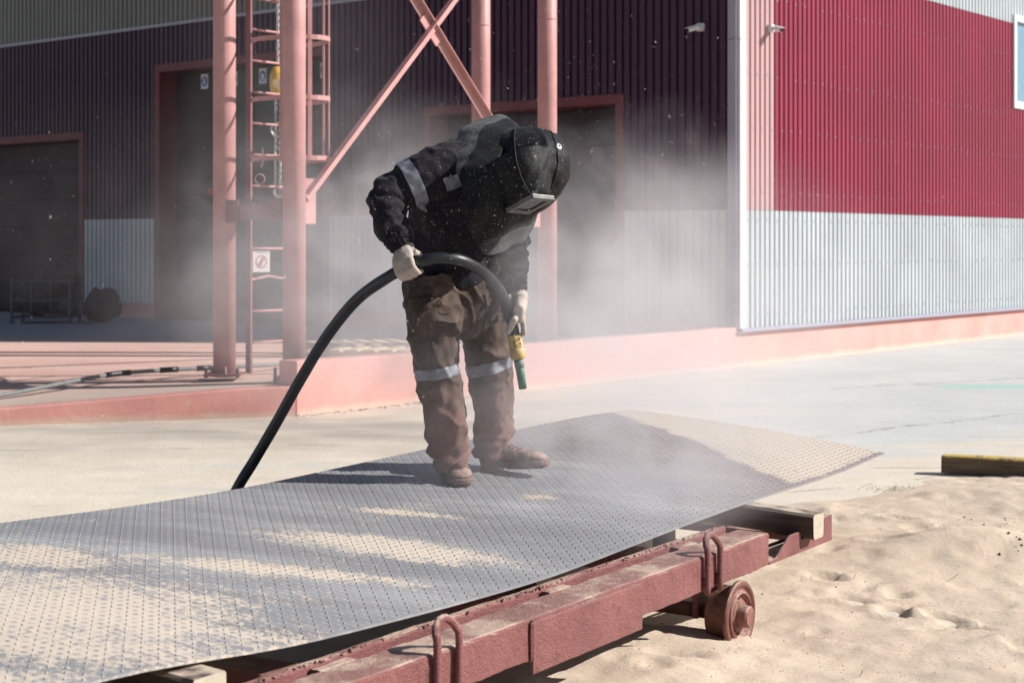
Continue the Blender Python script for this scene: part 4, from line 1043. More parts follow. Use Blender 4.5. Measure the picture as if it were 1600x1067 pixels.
# ------------------------------------------------------------------ worker
def cloth(name, col, dust, amt, rough=0.85, lowdust=None):
    m, nt, b, pos = base(name, rough, 0, 0.2)
    c = ramp(nt, noise(nt, pos, 7, 5), [(0.3, tuple(x * .75 for x in col)), (0.7, tuple(x * 1.25 for x in col))])
    k = mth(nt, 'MULTIPLY', maprange(nt, noise(nt, pos, 11, 7, 0.65), 0.38, 0.68), amt)
    g = nd(nt, 'ShaderNodeNewGeometry'); sp = nd(nt, 'ShaderNodeSeparateXYZ'); nt.links.new(g.outputs['Normal'], sp.inputs[0])
    k = mth(nt, 'MULTIPLY', k, mth(nt, 'ADD', 0.45, mth(nt, 'MULTIPLY', maprange(nt, sp.outputs[2], -0.3, 0.8), 0.8)))
    c = mixc(nt, k, c, dust)
    if lowdust:
        s2 = nd(nt, 'ShaderNodeSeparateXYZ'); nt.links.new(pos, s2.inputs[0])
        z = mth(nt, 'ADD', s2.outputs[2], mth(nt, 'MULTIPLY', mth(nt, 'SUBTRACT', noise(nt, pos, 6, 5), 0.5), 0.25))
        c = mixc(nt, maprange(nt, z, 0.60, 1.05, 0.85, 0.0), c, lowdust)
    speck = maprange(nt, noise(nt, pos, 300, 2, 0.5), 0.68, 0.72)
    c = mixc(nt, mth(nt, 'MULTIPLY', speck, 0.5), c, SANDC)
    nt.links.new(c, b.inputs['Base Color'])
    try: b.inputs['Sheen Weight'].default_value = 0.04
    except Exception: pass
    h = mth(nt, 'ADD', mth(nt, 'MULTIPLY', noise(nt, pos, 22, 6, 0.6), 1.0), mth(nt, 'MULTIPLY', noise(nt, pos, 500, 2), 0.06))
    bump(nt, b, h, 0.5, 0.010); return m
M_trous = cloth('brown_work_trousers', (0.050, 0.035, 0.029), (0.25, 0.185, 0.155), 0.34, lowdust=(0.19, 0.105, 0.09))
M_jack = cloth('dark_navy_jacket', (0.009, 0.008, 0.014), (0.10, 0.085, 0.08), 0.09)
M_hood = cloth('black_welding_hood', (0.0045, 0.005, 0.007), (0.08, 0.08, 0.08), 0.045, 0.62)
M_cape = cloth('grey_suede_cape', (0.050, 0.056, 0.060), (0.15, 0.145, 0.14), 0.6)
M_glove = cloth('dusty_knit_glove', (0.36, 0.31, 0.28), (0.50, 0.43, 0.37), 0.5)
M_boot = cloth('dusty_brown_leather', (0.13, 0.075, 0.062), (0.36, 0.25, 0.21), 0.75, 0.75)
M_sole = cloth('dusty_boot_sole', (0.12, 0.075, 0.065), (0.34, 0.24, 0.20), 0.6)
M_refl = simple('silver_reflective_tape', (0.17, 0.18, 0.21), 0.5, metal=0.1, var=0.5, scale=18, bmp=0.4, bscale=40, bdist=0.004)
M_skin = simple('wrist_skin', (0.42, 0.20, 0.14), 0.55, var=0.1)

wk = empty('person', Vector((-0.15, 6.7, platez(-0.15, 6.7))), 'worker in black hood and brown trousers bending over to blast sand from the sheet', 'person')

def axis_wrinkle(path, w):
    """distance along a limb path and angle round it, for wrinkles that run round the limb"""
    P = np.array([tuple(p) for p in path])
    def f(co):
        seg = P[1:] - P[:-1]; L_ = np.linalg.norm(seg, axis=1); cum = np.concatenate([[0], np.cumsum(L_)])
        best = np.full(len(co), 1e9); s = np.zeros(len(co))
        for i in range(len(seg)):
            t = np.clip(((co - P[i]) @ seg[i]) / L_[i] ** 2, 0, 1); d = np.linalg.norm(co - (P[i] + t[:, None] * seg[i]), axis=1)
            m_ = d < best; best[m_] = d[m_]; s[m_] = (cum[i] + t * L_[i])[m_]
        return s, best
    return f
# body inside the clothes
mb = MB()
pel = at(712, 440, 6.68); nk = at(775, 265, 6.42)
mb.blob([pel, at(712, 380, 6.62), at(725, 320, 6.52), at(755, 280, 6.46)], [0.11, 0.10, 0.12, 0.10])
mb.blob([at(760, 280, 6.45), at(800, 268, 6.38)], [0.055, 0.055]); mb.blob([at(822, 264, 6.34), at(838, 270, 6.32)], [0.095, 0.085])
RA = [at(715, 268, 6.36), at(665, 283, 6.32), at(603, 308, 6.28), at(612, 350, 6.22), at(630, 384, 6.18), at(634, 396, 6.16)]
LAa = [at(790, 300, 6.55), at(797, 350, 6.62), at(800, 395, 6.62), at(807, 440, 6.60), at(812, 462, 6.58), at(811, 474, 6.56)]
mb.blob(RA, [.055, .05, .042, .038, .028, .027]); mb.blob(LAa, [.055, .05, .042, .036, .027, .026])
mb.blob([at(690, 455, 6.62), at(684, 570, 6.52), at(706, 715, 6.62), at(708, 735, 6.66)], [.085, .055, .042, .04]); mb.blob([at(745, 455, 6.74), at(763, 575, 6.78), at(767, 705, 6.88), at(764, 730, 6.9)], [.085, .055, .042, .04])
me = remeshed(mb, 'body', M_skin, 0.012, 4); link_mesh('body', me, wk)

# trousers
RL = [((u, v, d), r1, r2) for u, v, d, r1, r2 in ((674, 440, 6.56, .122, .12), (677, 480, 6.53, .112, .12), (680, 530, 6.50, .106, .11), (682, 570, 6.49, .093, .10), (691, 620, 6.51, .090, .092), (698, 665, 6.55, .086, .085), (704, 700, 6.59, .080, .078), (709, 722, 6.62, .070, .070))]
LL = [((u, v, d), r1, r2) for u, v, d, r1, r2 in ((750, 440, 6.74, .110, .12), (757, 480, 6.75, .114, .12), (760, 530, 6.76, .108, .112), (765, 575, 6.78, .098, .10), (769, 620, 6.82, .084, .09), (770, 665, 6.86, .084, .085), (769, 700, 6.89, .080, .08), (765, 722, 6.9, .068, .07))]
def lofted(mb, secs, n=22, ref=(1, 0, 0)):
    P = [at(*s[0]) for s in secs]; r1 = [s[1] for s in secs]; r2 = [s[2] for s in secs]
    Q = spline(P, 4); k = np.linspace(0, len(P) - 1, len(Q))
    mb.loft([(q, float(np.interp(t, range(len(P)), r1)), float(np.interp(t, range(len(P)), r2))) for q, t in zip(Q, k)], n, ref=ref); return Q
mb = MB(); RQ = lofted(mb, RL); LQ = lofted(mb, LL)
mb.loft([(at(708, 405, 6.64), .14, .12), (at(706, 430, 6.65), .195, .14), (at(709, 470, 6.65), .20, .15), (at(713, 505, 6.64), .15, .13), (at(714, 530, 6.63), .07, .09)], 24, ref=(1, 0, 0))
fR, fL = axis_wrinkle(RQ, 1), axis_wrinkle(LQ, 1)
def tdisp(co):
    sR, dR = fR(co); sL, dL = fL(co); s = np.where(dR < dL, sR, sL); tot = np.where(dR < dL, 0.76, 0.76)
    low = np.clip((s - 0.52) / 0.2, 0, 1)
    knee = np.exp(-((s - 0.36) / 0.09) ** 2)
    ph = fbm(co * np.array([6, 6, 3]), 5, 3) * 5
    y = 0.010 * np.sin(s * 95 + ph * 1.3 + co[:, 0] * 14) * low + 0.005 * np.sin(s * 70 + ph * 1.6 - co[:, 0] * 30) * knee
    diag = co @ np.array([9.0, 5.0, 13.0]); folds = 1 - np.abs(np.sin(diag * 1.3 + fbm(co * 4, 12, 3) * 3.4))
    y += 0.012 * (folds ** 3 - 0.25) * (1 - low * .5) + 0.009 * fbm(co * np.array([12, 12, 4.5]), 8, 3) + 0.004 * fbm(co * 26, 81, 2)
    return y
tme = remeshed(mb, 'trousers', M_trous, 0.008, 5, tdisp)
tro = link_mesh('trousers', tme, wk)
def zpx(v, d): return CAMZ - (v - HV) / F * d
# reflective bands below the knees
def bandtest(pa, pb, half, legQ, other):
    ax = (pb - pa).normalized(); mid = (pa + pb) / 2
    def f(c, n):
        if abs((c - mid).dot(ax)) > half: return False
        return (c - mid).length < 0.16 and (c - mid).length < (c - other).length
    return f
mR, mL = at(683, 578, 6.49), at(765, 570, 6.78)
def legband(pa, pb, half, me_, other):
    ax = (pb - pa).normalized(); mid = (pa + pb) / 2
    return cut_band(me_, 'reflective_band', M_refl, [(mid + ax * half, ax), (mid - ax * half, -ax)], lambda c, n: (c - mid).length < 0.17 and (c - mid).length < (c - other).length, 0.0035)
link_mesh('reflective_band', legband(at(680, 560, 6.49), at(686, 596, 6.5), 0.021, tme, mL), tro)
link_mesh('reflective_band', legband(at(762, 550, 6.78), at(772, 588, 6.79), 0.024, tme, mR), tro)
# pocket flaps cut from the trouser surface
def patch_test(p0, X, Y, hx_, hy_, nmin):
    def f(c, n):
        d = c - p0; return abs(d.dot(X)) < hx_ and abs(d.dot(Y)) < hy_ and abs(d.dot(Vector((0, 1, 0)))) < 0.2 and n.y < nmin
    return f
def patch(p0, X, Y, a, b_, off, name, mat, me_, nmin=-0.2):
    return cut_band(me_, name, mat, [(p0 + X * a, X), (p0 - X * a, -X), (p0 + Y * b_, Y), (p0 - Y * b_, -Y)], lambda c, n: n.y < nmin and abs(c.y - p0.y) < 0.25 and (c - p0).length < 0.14, off)
X1 = Vector((1, 0, 0.05)).normalized(); Y1 = Vector((-.05, 0, 1)).normalized(); X2 = Vector((.98, 0, .2)).normalized(); Y2 = Vector((-.2, 0, .98)).normalized()
link_mesh('cargo_pocket', patch(at(664, 492, 6.4), X1, Y1, .05, .055, .009, 'cargo_pocket', M_trous, tme), tro)
link_mesh('pocket_flap', patch(at(664, 475, 6.4), X1, Y1, .054, .018, .015, 'pocket_flap', M_trous, tme), tro)
link_mesh('cargo_pocket', patch(at(776, 476, 6.65), X2, Y2, .040, .060, .008, 'cargo_pocket', M_trous, tme), tro)

# jacket
mb = MB()
mb.loft([(at(706, 437, 6.64), .178, .150), (at(705, 422, 6.63), .180, .152), (at(702, 395, 6.61), .170, .140), (at(703, 360, 6.57), .172, .140), (at(712, 322, 6.52), .180, .15), (at(728, 288, 6.47), .185, .155), (at(748, 262, 6.44), .155, .14), (at(770, 250, 6.42), .09, .10)], 28, ref=(1, 0, 0))
RSs = [((u, v, d), r, r) for u, v, d, r in ((722, 258, 6.40, .108), (695, 266, 6.36, .108), (665, 276, 6.33, .098), (635, 290, 6.31, .086), (610, 305, 6.28, .078), (604, 322, 6.26, .074), (608, 345, 6.23, .066), (618, 367, 6.20, .060), (626, 380, 6.185, .052))]
LSs = [((u, v, d), r, r) for u, v, d, r in ((780, 295, 6.56, .10), (792, 335, 6.6, .085), (797, 370, 6.61, .072), (799, 400, 6.61, .068), (803, 428, 6.60, .062), (806, 445, 6.59, .050))]
RSQ = lofted(mb, RSs, 20, ref=(0, 1, 0)); LSQ = lofted(mb, LSs, 20)
fa, fb = axis_wrinkle(RSQ, 1), axis_wrinkle(LSQ, 1)
cR, cL = np.array(tuple(RSQ[-1])), np.array(tuple(LSQ[-1]))
def jdisp(co):
    s1, d1 = fa(co); s2, d2 = fb(co)
    arm1 = np.exp(-(d1 / .10) ** 4); arm2 = np.exp(-(d2 / .09) ** 4) * (s2 > .08)
    ph = fbm(co * 6, 5, 3) * 5
    y = 0.007 * np.sin(s1 * 85 + ph * 1.2) * arm1 * np.clip((s1 - .16) / .1, 0, 1) + 0.009 * np.sin(s2 * 100 + ph * 1.2) * arm2
    y += 0.007 * (1 - np.abs(np.sin(co @ np.array([16., 4., 9.]) + fbm(co * 5, 3, 3) * 3))) ** 2 + 0.007 * fbm(co * 11, 18, 3) + .003 * fbm(co * 30, 2, 2)
    # gathered cuffs
    for c in (cR, cL):
        d = np.linalg.norm(co - c, axis=1); ang = np.arctan2(co[:, 1] - c[1], co[:, 0] - c[0])
        y += 0.004 * np.sin(ang * 16) * np.exp(-(d / .075) ** 4)
    return y
jme = remeshed(mb, 'jacket', M_jack, 0.008, 5, jdisp); jo = link_mesh('jacket', jme, wk)
pA, pB = at(665, 268, 6.3), at(625, 296, 6.3)
ax_ = (at(632, 291, 6.31) - at(668, 275, 6.33)).normalized(); mid = at(643, 286, 6.31)
link_mesh('reflective_band', cut_band(jme, 'reflective_band', M_refl, [(mid + ax_ * .026, ax_), (mid - ax_ * .026, -ax_)], lambda c, n: (c - mid).length < 0.15, 0.004), jo)
mid2 = at(708, 284, 6.3); Xp = Vector((.95, 0, .3)).normalized(); Yp = Vector((-.3, 0, .95)).normalized()
link_mesh('reflective_patch', patch(mid2, Xp, Yp, .035, .024, .010, 'reflective_patch', M_refl, jme), jo)
def cuff(Q, r, name):
    a, b_ = Q[-2], Q[-1]; d = (b_ - a).normalized(); n = 48; mb = MB(); vs = []
    e1 = d.orthogonal().normalized(); e2 = d.cross(e1); rows = 9
    for i in range(rows):
        for k in range(n):
            an = 2 * math.pi * k / n; rr = r * (1 - 0.03 * i) + 0.0035 * math.cos(an * 16) + .003 * math.sin(i * 2.2 + an * 3)
            vs.append(b_ + d * (-0.03 + i * 0.0075) + e1 * math.cos(an) * rr + e2 * math.sin(an) * rr)
    fs = [(i*n+k, i*n+(k+1) % n, (i+1)*n+(k+1) % n, (i+1)*n+k) for i in range(rows-1) for k in range(n)]
    mb.add(vs, fs).build(name, M_jack, jo, smooth=True)
cuff(RSQ, 0.055, 'cuff'); cuff(LSQ, 0.050, 'cuff')

# hood
def hood_axis(t): pass
HS = [((748, 300, 6.47), .235, .17), ((772, 288, 6.43), .212, .165), ((797, 276, 6.39), .190, .158), ((820, 266, 6.355), .178, .150), ((840, 259, 6.325), .166, .138), ((857, 254, 6.30), .140, .118), ((871, 251, 6.275), .100, .088), ((880, 249, 6.262), .060, .055), ((885, 248, 6.255), .012, .012)]
mb = MB(); P = [at(*h[0]) for h in HS]; HQ = spline(P, 4); kk = np.linspace(0, len(P)-1, len(HQ))
mb.loft([(q, float(np.interp(t, range(len(P)), [h[1] for h in HS])), float(np.interp(t, range(len(P)), [h[2] for h in HS]))) for q, t in zip(HQ, kk)], 40, ref=(0.25, 0, 1))
# a chin block where the visor sits
UU = Vector((0.72, -0.58, 0.39)).normalized(); WW = Vector((0.64, 0.77, -0.04)); WW = (WW - UU * WW.dot(UU)).normalized(); GG = UU.cross(WW)
if GG.z > 0: GG = -GG
vc = at(828, 318, 6.20)
mb.loft([(vc - GG * .19, .13, .12), (vc - GG * .11, .118, .108), (vc - GG * .05, .100, .092), (vc - GG * .012, .088, .080), (vc - GG * .004, .080, .073)], 32, ref=UU)
def hdisp(co):
    y = 0.007 * fbm(co * 7, 41, 3) + 0.008 * (1 - np.abs(np.sin(co @ np.array([12., 6., -10.]) + fbm(co * 4, 7, 2) * 3))) ** 3
    y += .002 * fbm(co * 28, 11, 2)
    return y
hme = remeshed(mb, 'hood', M_hood, 0.008, 9, hdisp); hd = link_mesh('hood', hme, wk)
# visor: metal frame round a dark glass
def vbox(a0, a1, b0, b1, g0, g1, name, mat, parent, bevel=0.002):
    c = vc + UU * (a0 + a1) / 2 + WW * (b0 + b1) / 2 + GG * (g0 + g1) / 2
    return MB().box(c, ((a1-a0)/2, (b1-b0)/2, (g1-g0)/2), UU, WW, GG).build(name, mat, parent, bevel=bevel)
M_vis = simple('dull_metal_visor_frame', (0.16, 0.155, 0.15), 0.45, metal=0.5, var=0.2, scale=40)
v0 = vbox(-0.072, 0.072, -0.065, 0.065, -0.006, 0.004, 'visor', M_vis, hd)
for q_ in ((-.072, .072, -.065, -.048), (-.072, .072, .048, .065), (-.072, -.048, -.048, .048), (.048, .072, -.048, .048)):
    vbox(*q_, 0.0045, 0.012, 'visor_frame', M_vis, v0)
vbox(-.0475, .0475, -.0475, .0475, 0.0045, 0.006, 'visor_glass', simple('dark_welding_glass', (0.006, 0.007, 0.008), 0.08, var=0.1, spec=0.8), v0, 0)
for sa in (-.054, .054):
    for sb_ in (-.053, .053):
        c = vc + UU * sa + WW * sb_ + GG * 0.012; MB().tube([c, c + GG * .003], .004, 8).build('rivet', M_steel, v0)
# seams, stud and suede gusset projected on the hood
from mathutils.bvhtree import BVHTree
bvh = BVHTree.FromPolygons([v.co.copy() for v in hme.vertices], [tuple(p.vertices) for p in hme.polygons])
def proj(u, v, off=0.003, tree=None):
    o_ = Vector((0, 0, CAMZ)); d = at(u, v, 1.0) - o_; d.normalize(); h = (tree or bvh).ray_cast(o_, d, 20)
    return (h[0] + h[1] * off, h[1]) if h[0] is not None else (None, None)
for pts_ in (((806, 193), (803, 215), (806, 250), (815, 280), (826, 300), (838, 312)), ((845, 193), (862, 208), (870, 230), (872, 255), (866, 280), (858, 300)), ((812, 191), (835, 196), (855, 210))):
    L_ = []
    for (a, b_) in zip(pts_[:-1], pts_[1:]):
        for k in range(5):
            p, n = proj(a[0] + (b_[0]-a[0]) * k / 5, a[1] + (b_[1]-a[1]) * k / 5, 0.001)
            if p is not None: L_.append(p)
    if len(L_) > 4: MB().tube(L_, 0.0035, 6).build('seam', M_hood, hd, smooth=True)
p, n = proj(872, 230, 0.0)
if p is not None:
    st_ = MB().tube([p - n * .004, p + n * 0.006, p + n * .009], [0.014, 0.014, .009], 14).build('stud', simple('bright_stud', (0.75, 0.75, 0.74), 0.3, metal=0.6), hd, smooth=True)
    MB().tube([p + n * .009, p + n * 0.0105], 0.005, 10).build('stud_hole', M_core, st_)
gus = [(828, 287), (843, 290), (838, 302), (832, 303)]
gp = [proj(a, b_, 0.004)[0] for a, b_ in gus]
if all(g is not None for g in gp): MB().add(gp, [(0, 1, 2, 3)]).build('suede_gusset', M_cape, hd)

# cape: flaring skirt of the hood over shoulders and chest, one sheet with real thickness
hem = [(793, 186, 6.60), (765, 184, 6.60), (735, 194, 6.52), (713, 214, 6.42), (714, 240, 6.30), (712, 266, 6.22), (722, 291, 6.17), (720, 312, 6.16), (730, 348, 6.15), (742, 378, 6.17), (757, 399, 6.20), (785, 393, 6.30), (812, 378, 6.42), (829, 357, 6.54), (827, 330, 6.62), (820, 280, 6.68), (812, 225, 6.68)]
inn = [(812, 195, 6.40), (800, 192, 6.37), (790, 196, 6.31), (778, 204, 6.26), (775, 225, 6.21), (776, 250, 6.19), (782, 275, 6.18), (787, 292, 6.185), (792, 308, 6.20), (798, 320, 6.22), (806, 330, 6.25), (820, 334, 6.30), (834, 326, 6.38), (840, 305, 6.46), (842, 275, 6.50), (838, 240, 6.50), (826, 208, 6.47)]
def loop_spline(pts, n):
    P = [Vector(p) for p in pts]; m_ = len(P); out = []
    for i in range(m_):
        a, b_, c, d = P[i-1], P[i], P[(i+1) % m_], P[(i+2) % m_]
        for k in range(n):
            t = k / n; out.append(0.5 * ((2*b_) + (c - a)*t + (2*a - 5*b_ + 4*c - d)*t*t + (3*b_ - a - 3*c + d)*t**3))
    return out
H_ = loop_spline([at(*p) for p in hem], 6); I_ = loop_spline([at(*p) for p in inn], 6); n = len(H_); rows = 24; vs = []
for i_ in range(n):
    h_ = bvh.find_nearest(I_[i_]); I_[i_] = h_[0] - h_[1] * 0.006
for _ in range(10): I_ = [(I_[i_ - 1] + I_[i_] * 2 + I_[(i_ + 1) % n]) / 4 for i_ in range(n)]
for _ in range(4): H_ = [(H_[i_ - 1] + H_[i_] * 2 + H_[(i_ + 1) % n]) / 4 for i_ in range(n)]
for i in range(rows):
    t = i / (rows - 1)
    for k in range(n):
        p = I_[k].lerp(H_[k], t); out = (p - (at(800, 262, 6.4).lerp(at(755, 300, 6.45), t))); out.normalize()
        p = p + out * (0.010 * math.sin(math.pi * t)) + out * (0.010 * t * float(vnoise(np.array([k * 0.33, t * 3, 5.0])))) + out * 0.004 * t * math.sin(k * 0.45)
        vs.append(p)
fs = [(i*n+k, i*n+(k+1) % n, (i+1)*n+(k+1) % n, (i+1)*n+k) for i in range(rows-1) for k in range(n)]
cp_ = MB().add(vs, fs).build('cape', M_cape, hd, smooth=True)
cp_.data.materials.append(M_hood)
for pi, p_ in enumerate(cp_.data.polygons):
    r_, k_ = divmod(pi, n); t = r_ / (rows - 1); h6 = k_ / 6.0
    grey = (h6 < 5.6 and t > 0.50 + 0.25 * max(0, h6 - 3.6) + 0.02 * math.sin(k_ * .6)) or (h6 >= 10.1 and t > 0.30 + 0.25 * max(0, 11 - h6))
    if not grey: p_.material_index = 1
m_ = cp_.modifiers.new('sub', 'SUBSURF'); m_.levels = m_.render_levels = 1
m_ = cp_.modifiers.new('thick', 'SOLIDIFY'); m_.thickness = 0.005; m_.offset = 0

# drawstring at the waist
MB().tube(spline([at(775, 402, 6.42), at(779, 418, 6.40), at(774, 432, 6.40), at(771, 444, 6.42)], 6), 0.0025, 6).build('drawstring', M_core, jo)

# gloves: palm and five bent fingers each
def finger(mb, pts, r): mb.blob(pts, [r * 1.06, r * 1.02, r * .96, r * .86][:len(pts)], 12)
HD = (at(658, 409, 6.12) - at(612, 430, 6.16)).normalized()        # hose direction in the right hand
hc = at(638, 417, 6.145)                                            # hose centre in the right hand
dn = Vector((0.10, 0, -1)); dn = (dn - HD * dn.dot(HD)).normalized(); fr = HD.cross(dn)
if fr.y > 0: fr = -fr
mb = MB(); wr = at(633, 386, 6.19)
top = hc - dn * 0.040 + fr * 0.018
mb.loft([(wr, .032, .028), (wr.lerp(top, .3), .036, .027), (wr.lerp(top, .7), .043, .027), (top, .045, .025), (hc - dn * .022 + fr * 0.034, .044, .018), (hc + dn * .002 + fr * .040, .041, .012)], 20, ref=HD)
for k, (o_, ln) in enumerate(((-.033, .9), (-.011, 1.0), (.012, 1.0), (.034, .93))):
    b0 = hc + HD * o_
    finger(mb, [b0 - dn * .018 + fr * .036, b0 + dn * .014 * ln + fr * .041, b0 + dn * .040 * ln + fr * .016, b0 + dn * .036 * ln - fr * .018], .0115)
finger(mb, [wr.lerp(top, .5) + HD * .028, hc - dn * .038 + HD * .050 + fr * .004, hc - dn * .030 + HD * .052 - fr * .022, hc - dn * .012 + HD * .045 - fr * .040], .0125)
kn = lambda co: 0.0012 * fbm(co * 60, 4, 2) + 0.0008 * np.sin(co[:, 2] * 900)
def glove_mesh(mb): return remeshed(mb, 'glove', M_glove, 0.0030, 3, kn)
g1 = link_mesh('glove', glove_mesh(mb), wk)
def knit_cuff(p, q_, r):
    d = (q_ - p).normalized(); e1 = d.orthogonal().normalized(); e2 = d.cross(e1); n = 60; vs = []
    for i in range(5):
        for k in range(n):
            an = 2 * math.pi * k / n; rr = r + 0.0014 * math.cos(an * 20) + (0.001 if i in (0, 4) else 0); vs.append(p.lerp(q_, i / 4) + e1 * math.cos(an) * rr + e2 * math.sin(an) * rr)
    return MB().add(vs, [(i*n+k, i*n+(k+1) % n, (i+1)*n+(k+1) % n, (i+1)*n+k) for i in range(4) for k in range(n)])
knit_cuff(wr + (wr - top).normalized() * .004, wr.lerp(top, .42), .034).build('knit_cuff', M_glove, g1, smooth=True)
# left glove around the hose above the coupling
hl0, hl1 = at(793, 478, 6.44), at(801, 512, 6.50); LDn = (hl1 - hl0).normalized(); lc = hl0.lerp(hl1, .45)
wl = at(812, 463, 6.575)
rt = Vector((1, 0.1, 0)); rt = (rt - LDn * rt.dot(LDn)).normalized(); ft = LDn.cross(rt)
if ft.y > 0: ft = -ft
mb = MB()
pc = lc + rt * 0.040 + ft * 0.004
mb.loft([(wl, .029, .026), (wl.lerp(pc, .35) + rt * .003, .030, .033), (pc - LDn * .012, .025, .040), (pc + LDn * .018, .022, .038)], 20, ref=(1, 0, 0))
# thumb lies on the front of the hose, pointing down
finger(mb, [wl.lerp(pc, .6) + ft * .022, lc + ft * .040 + rt * .014 - LDn * .004, lc + ft * .040 - rt * .006 + LDn * .026, lc + ft * .034 - rt * .020 + LDn * .050], .0135)
# index points down beside the coupling, the others close behind the hose
finger(mb, [pc + LDn * .015, pc + LDn * .045 + rt * .004, pc + LDn * .075 + rt * .002, pc + LDn * .098 - rt * .003], .0120)
for k, o_ in enumerate((-.022, -.001, .021)):
    b0 = lc + LDn * (o_ + .008)
    finger(mb, [b0 + rt * .036 - ft * .018, b0 + rt * .014 - ft * .042, b0 - rt * .022 - ft * .034, b0 - rt * .038 - ft * .004], .0115)
g2 = link_mesh('glove', glove_mesh(mb), wk)
knit_cuff(wl + (wl - pc).normalized() * .004, wl.lerp(pc, .30), .033).build('knit_cuff', M_glove, g2, smooth=True)

# boots
def boot(heel, toe, mirror, roll=0.0, label=None):
    X = (toe - heel); L_ = X.length; X.normalize(); Y = Z.cross(X).normalized(); U_ = X.cross(Y); s_ = L_ / 0.30
    def W_(x, y, z): return heel + X * (x * s_) + Y * (y * mirror * s_) + U_ * z
    mb = MB()
    secs = [(0.000, .022, .030, .070), (0.012, .034, .026, .10), (0.04, .041, .024, .125), (0.075, .041, .024, .125), (0.105, .041, .024, .112), (0.14, .044, .024, .093), (0.18, .049, .024, .080), (0.22, .052, .024, .074), (0.255, .049, .024, .068), (0.28, .039, .026, .058), (0.296, .020, .030, .045)]
    n = 24; vs = []
    for x, w, zb_, zt in secs:
        for k in range(n):
            an = 2 * math.pi * k / n; cx_ = math.copysign(abs(math.cos(an)) ** .8, math.cos(an)); sz = math.copysign(abs(math.sin(an)) ** .8, math.sin(an))
            vs.append(W_(x, w * cx_ * (1 if sz < .2 else 1 - .22 * sz), (zb_ + zt) / 2 + (zt - zb_) / 2 * sz))
    fs = [(i*n+k, i*n+(k+1) % n, (i+1)*n+(k+1) % n, (i+1)*n+k) for i in range(len(secs)-1) for k in range(n)] + [tuple(range(n))[::-1], tuple((len(secs)-1)*n+k for k in range(n))]
    mb.add(vs, fs)
    sh = W_(.065, 0, .06); mb.loft([(sh, .047, .04), (W_(.06, 0, .11), .050, .042), (W_(.052, 0, .16), .052, .046)], 20, ref=X)
    bme = remeshed(mb, 'boot', M_boot, 0.0055, 4, lambda co: 0.002 * fbm(co * 40, 3, 3) + .002 * fbm(co * 14, 9, 2))
    b_ = link_mesh('boot', bme, wk)
    # sole with heel block and tread
    out = [(-.006, .020), (.0, .034), (.02, .042), (.06, .044), (.10, .041), (.14, .045), (.18, .053), (.22, .057), (.26, .053), (.285, .042), (.303, .022), (.306, .0)]
    ring_ = [(x, y) for x, y in out] + [(x, -y) for x, y in out[::-1][1:]]
    mb = MB(); m_ = len(ring_); vs = []
    for z_, k in ((.012, .97), (.014, 1.0), (.030, 1.0), (.033, .97)): vs += [W_(.15 + (x - .15) * k, y * k, z_) for x, y in ring_]
    fs = [(i*m_+j, i*m_+(j+1) % m_, (i+1)*m_+(j+1) % m_, (i+1)*m_+j) for i in range(3) for j in range(m_)] + [tuple(range(m_))[::-1], tuple(3*m_+j for j in range(m_))]
    mb.add(vs, fs)
    for x0, x1, hw_ in ((.0, .075, .038), (.125, .150, .042), (.156, .180, .046), (.186, .21, .049), (.216, .24, .048), (.246, .268, .043), (.274, .292, .03)):
        mb.box(W_((x0+x1)/2, 0, .0065), ((x1-x0)/2*s_, hw_*s_, .0065), X, Y, U_)
    mb.build('sole', M_sole, b_, bevel=0.0015)
    bt = BVHTree.FromPolygons([v.co.copy() for v in bme.vertices], [tuple(p.vertices) for p in bme.polygons])
    def onboot(x, y):
        h = bt.ray_cast(W_(x, y, .3), -U_, 1.0); return h[0] + h[1] * .002 if h[0] is not None else W_(x, y, .1)
    for i in range(4):
        x = .115 + i * .020; pts = [onboot(x + (.01 if k % 2 else 0) * 0, -.026 + .052 * k / 6) for k in range(7)]
        MB().tube(pts, .0025, 6).build('lace', M_core, b_, smooth=True)
    pts = [onboot(.225, -.046 + .092 * k / 12) for k in range(13)]; MB().tube(pts, .0016, 5).build('toe_seam', M_sole, b_, smooth=True)
h_ = Vector((-0.262, 6.80, 0)); t_ = Vector((-0.200, 6.51, 0)); h_.z = platez(h_.x, h_.y) + .003; t_.z = platez(t_.x, t_.y) + .003
boot(h_, t_, 1)
h_ = Vector((-0.118, 6.905, 0)); t_ = Vector((0.150, 6.79, 0)); h_.z = platez(h_.x, h_.y) + .003; t_.z = platez(t_.x, t_.y) + .048
boot(h_, t_, -1)

# ------------------------------------------------------------------ blasting hose and nozzle
hs = empty('blasting_hose', hc, 'thick black blasting hose running from the worker\'s hands down behind the sheet', 'hose')
pts = [Vector((-2.6, 7.6, 0.03)), Vector((-1.9, 7.35, 0.03)), Vector((-1.45, 7.0, 0.06)), Vector((-1.27, 6.78, 0.20)), at(366, 772, 6.62), at(398, 718, 6.60), at(432, 660, 6.56), at(470, 592, 6.48), at(512, 524, 6.40), at(558, 468, 6.28), at(608, 432, 6.16), hc, at(676, 404, 6.13), at(718, 406, 6.16), at(753, 424, 6.26), at(778, 450, 6.37), at(792, 480, 6.46), at(800, 505, 6.50), at(804, 526, 6.52)]
sp_h = spline(pts, 8)
MB().tube(sp_h, [0.0222 + 0.0005 * float(vnoise(np.array([i * .35, 1.0, 2.0]))) for i in range(len(sp_h))], 20).build('hose_tube', M_rub, hs, smooth=True)
nz = empty('blast_nozzle', at(808, 545, 6.52), 'green blasting nozzle with yellow coupling at the end of the black hose', 'nozzle')
M_cpl = simple('yellow_coupling', (0.42, 0.31, 0.13), 0.7, var=0.2, scale=20, bmp=0.3, bscale=80, dust=SANDC, dustamt=0.6)
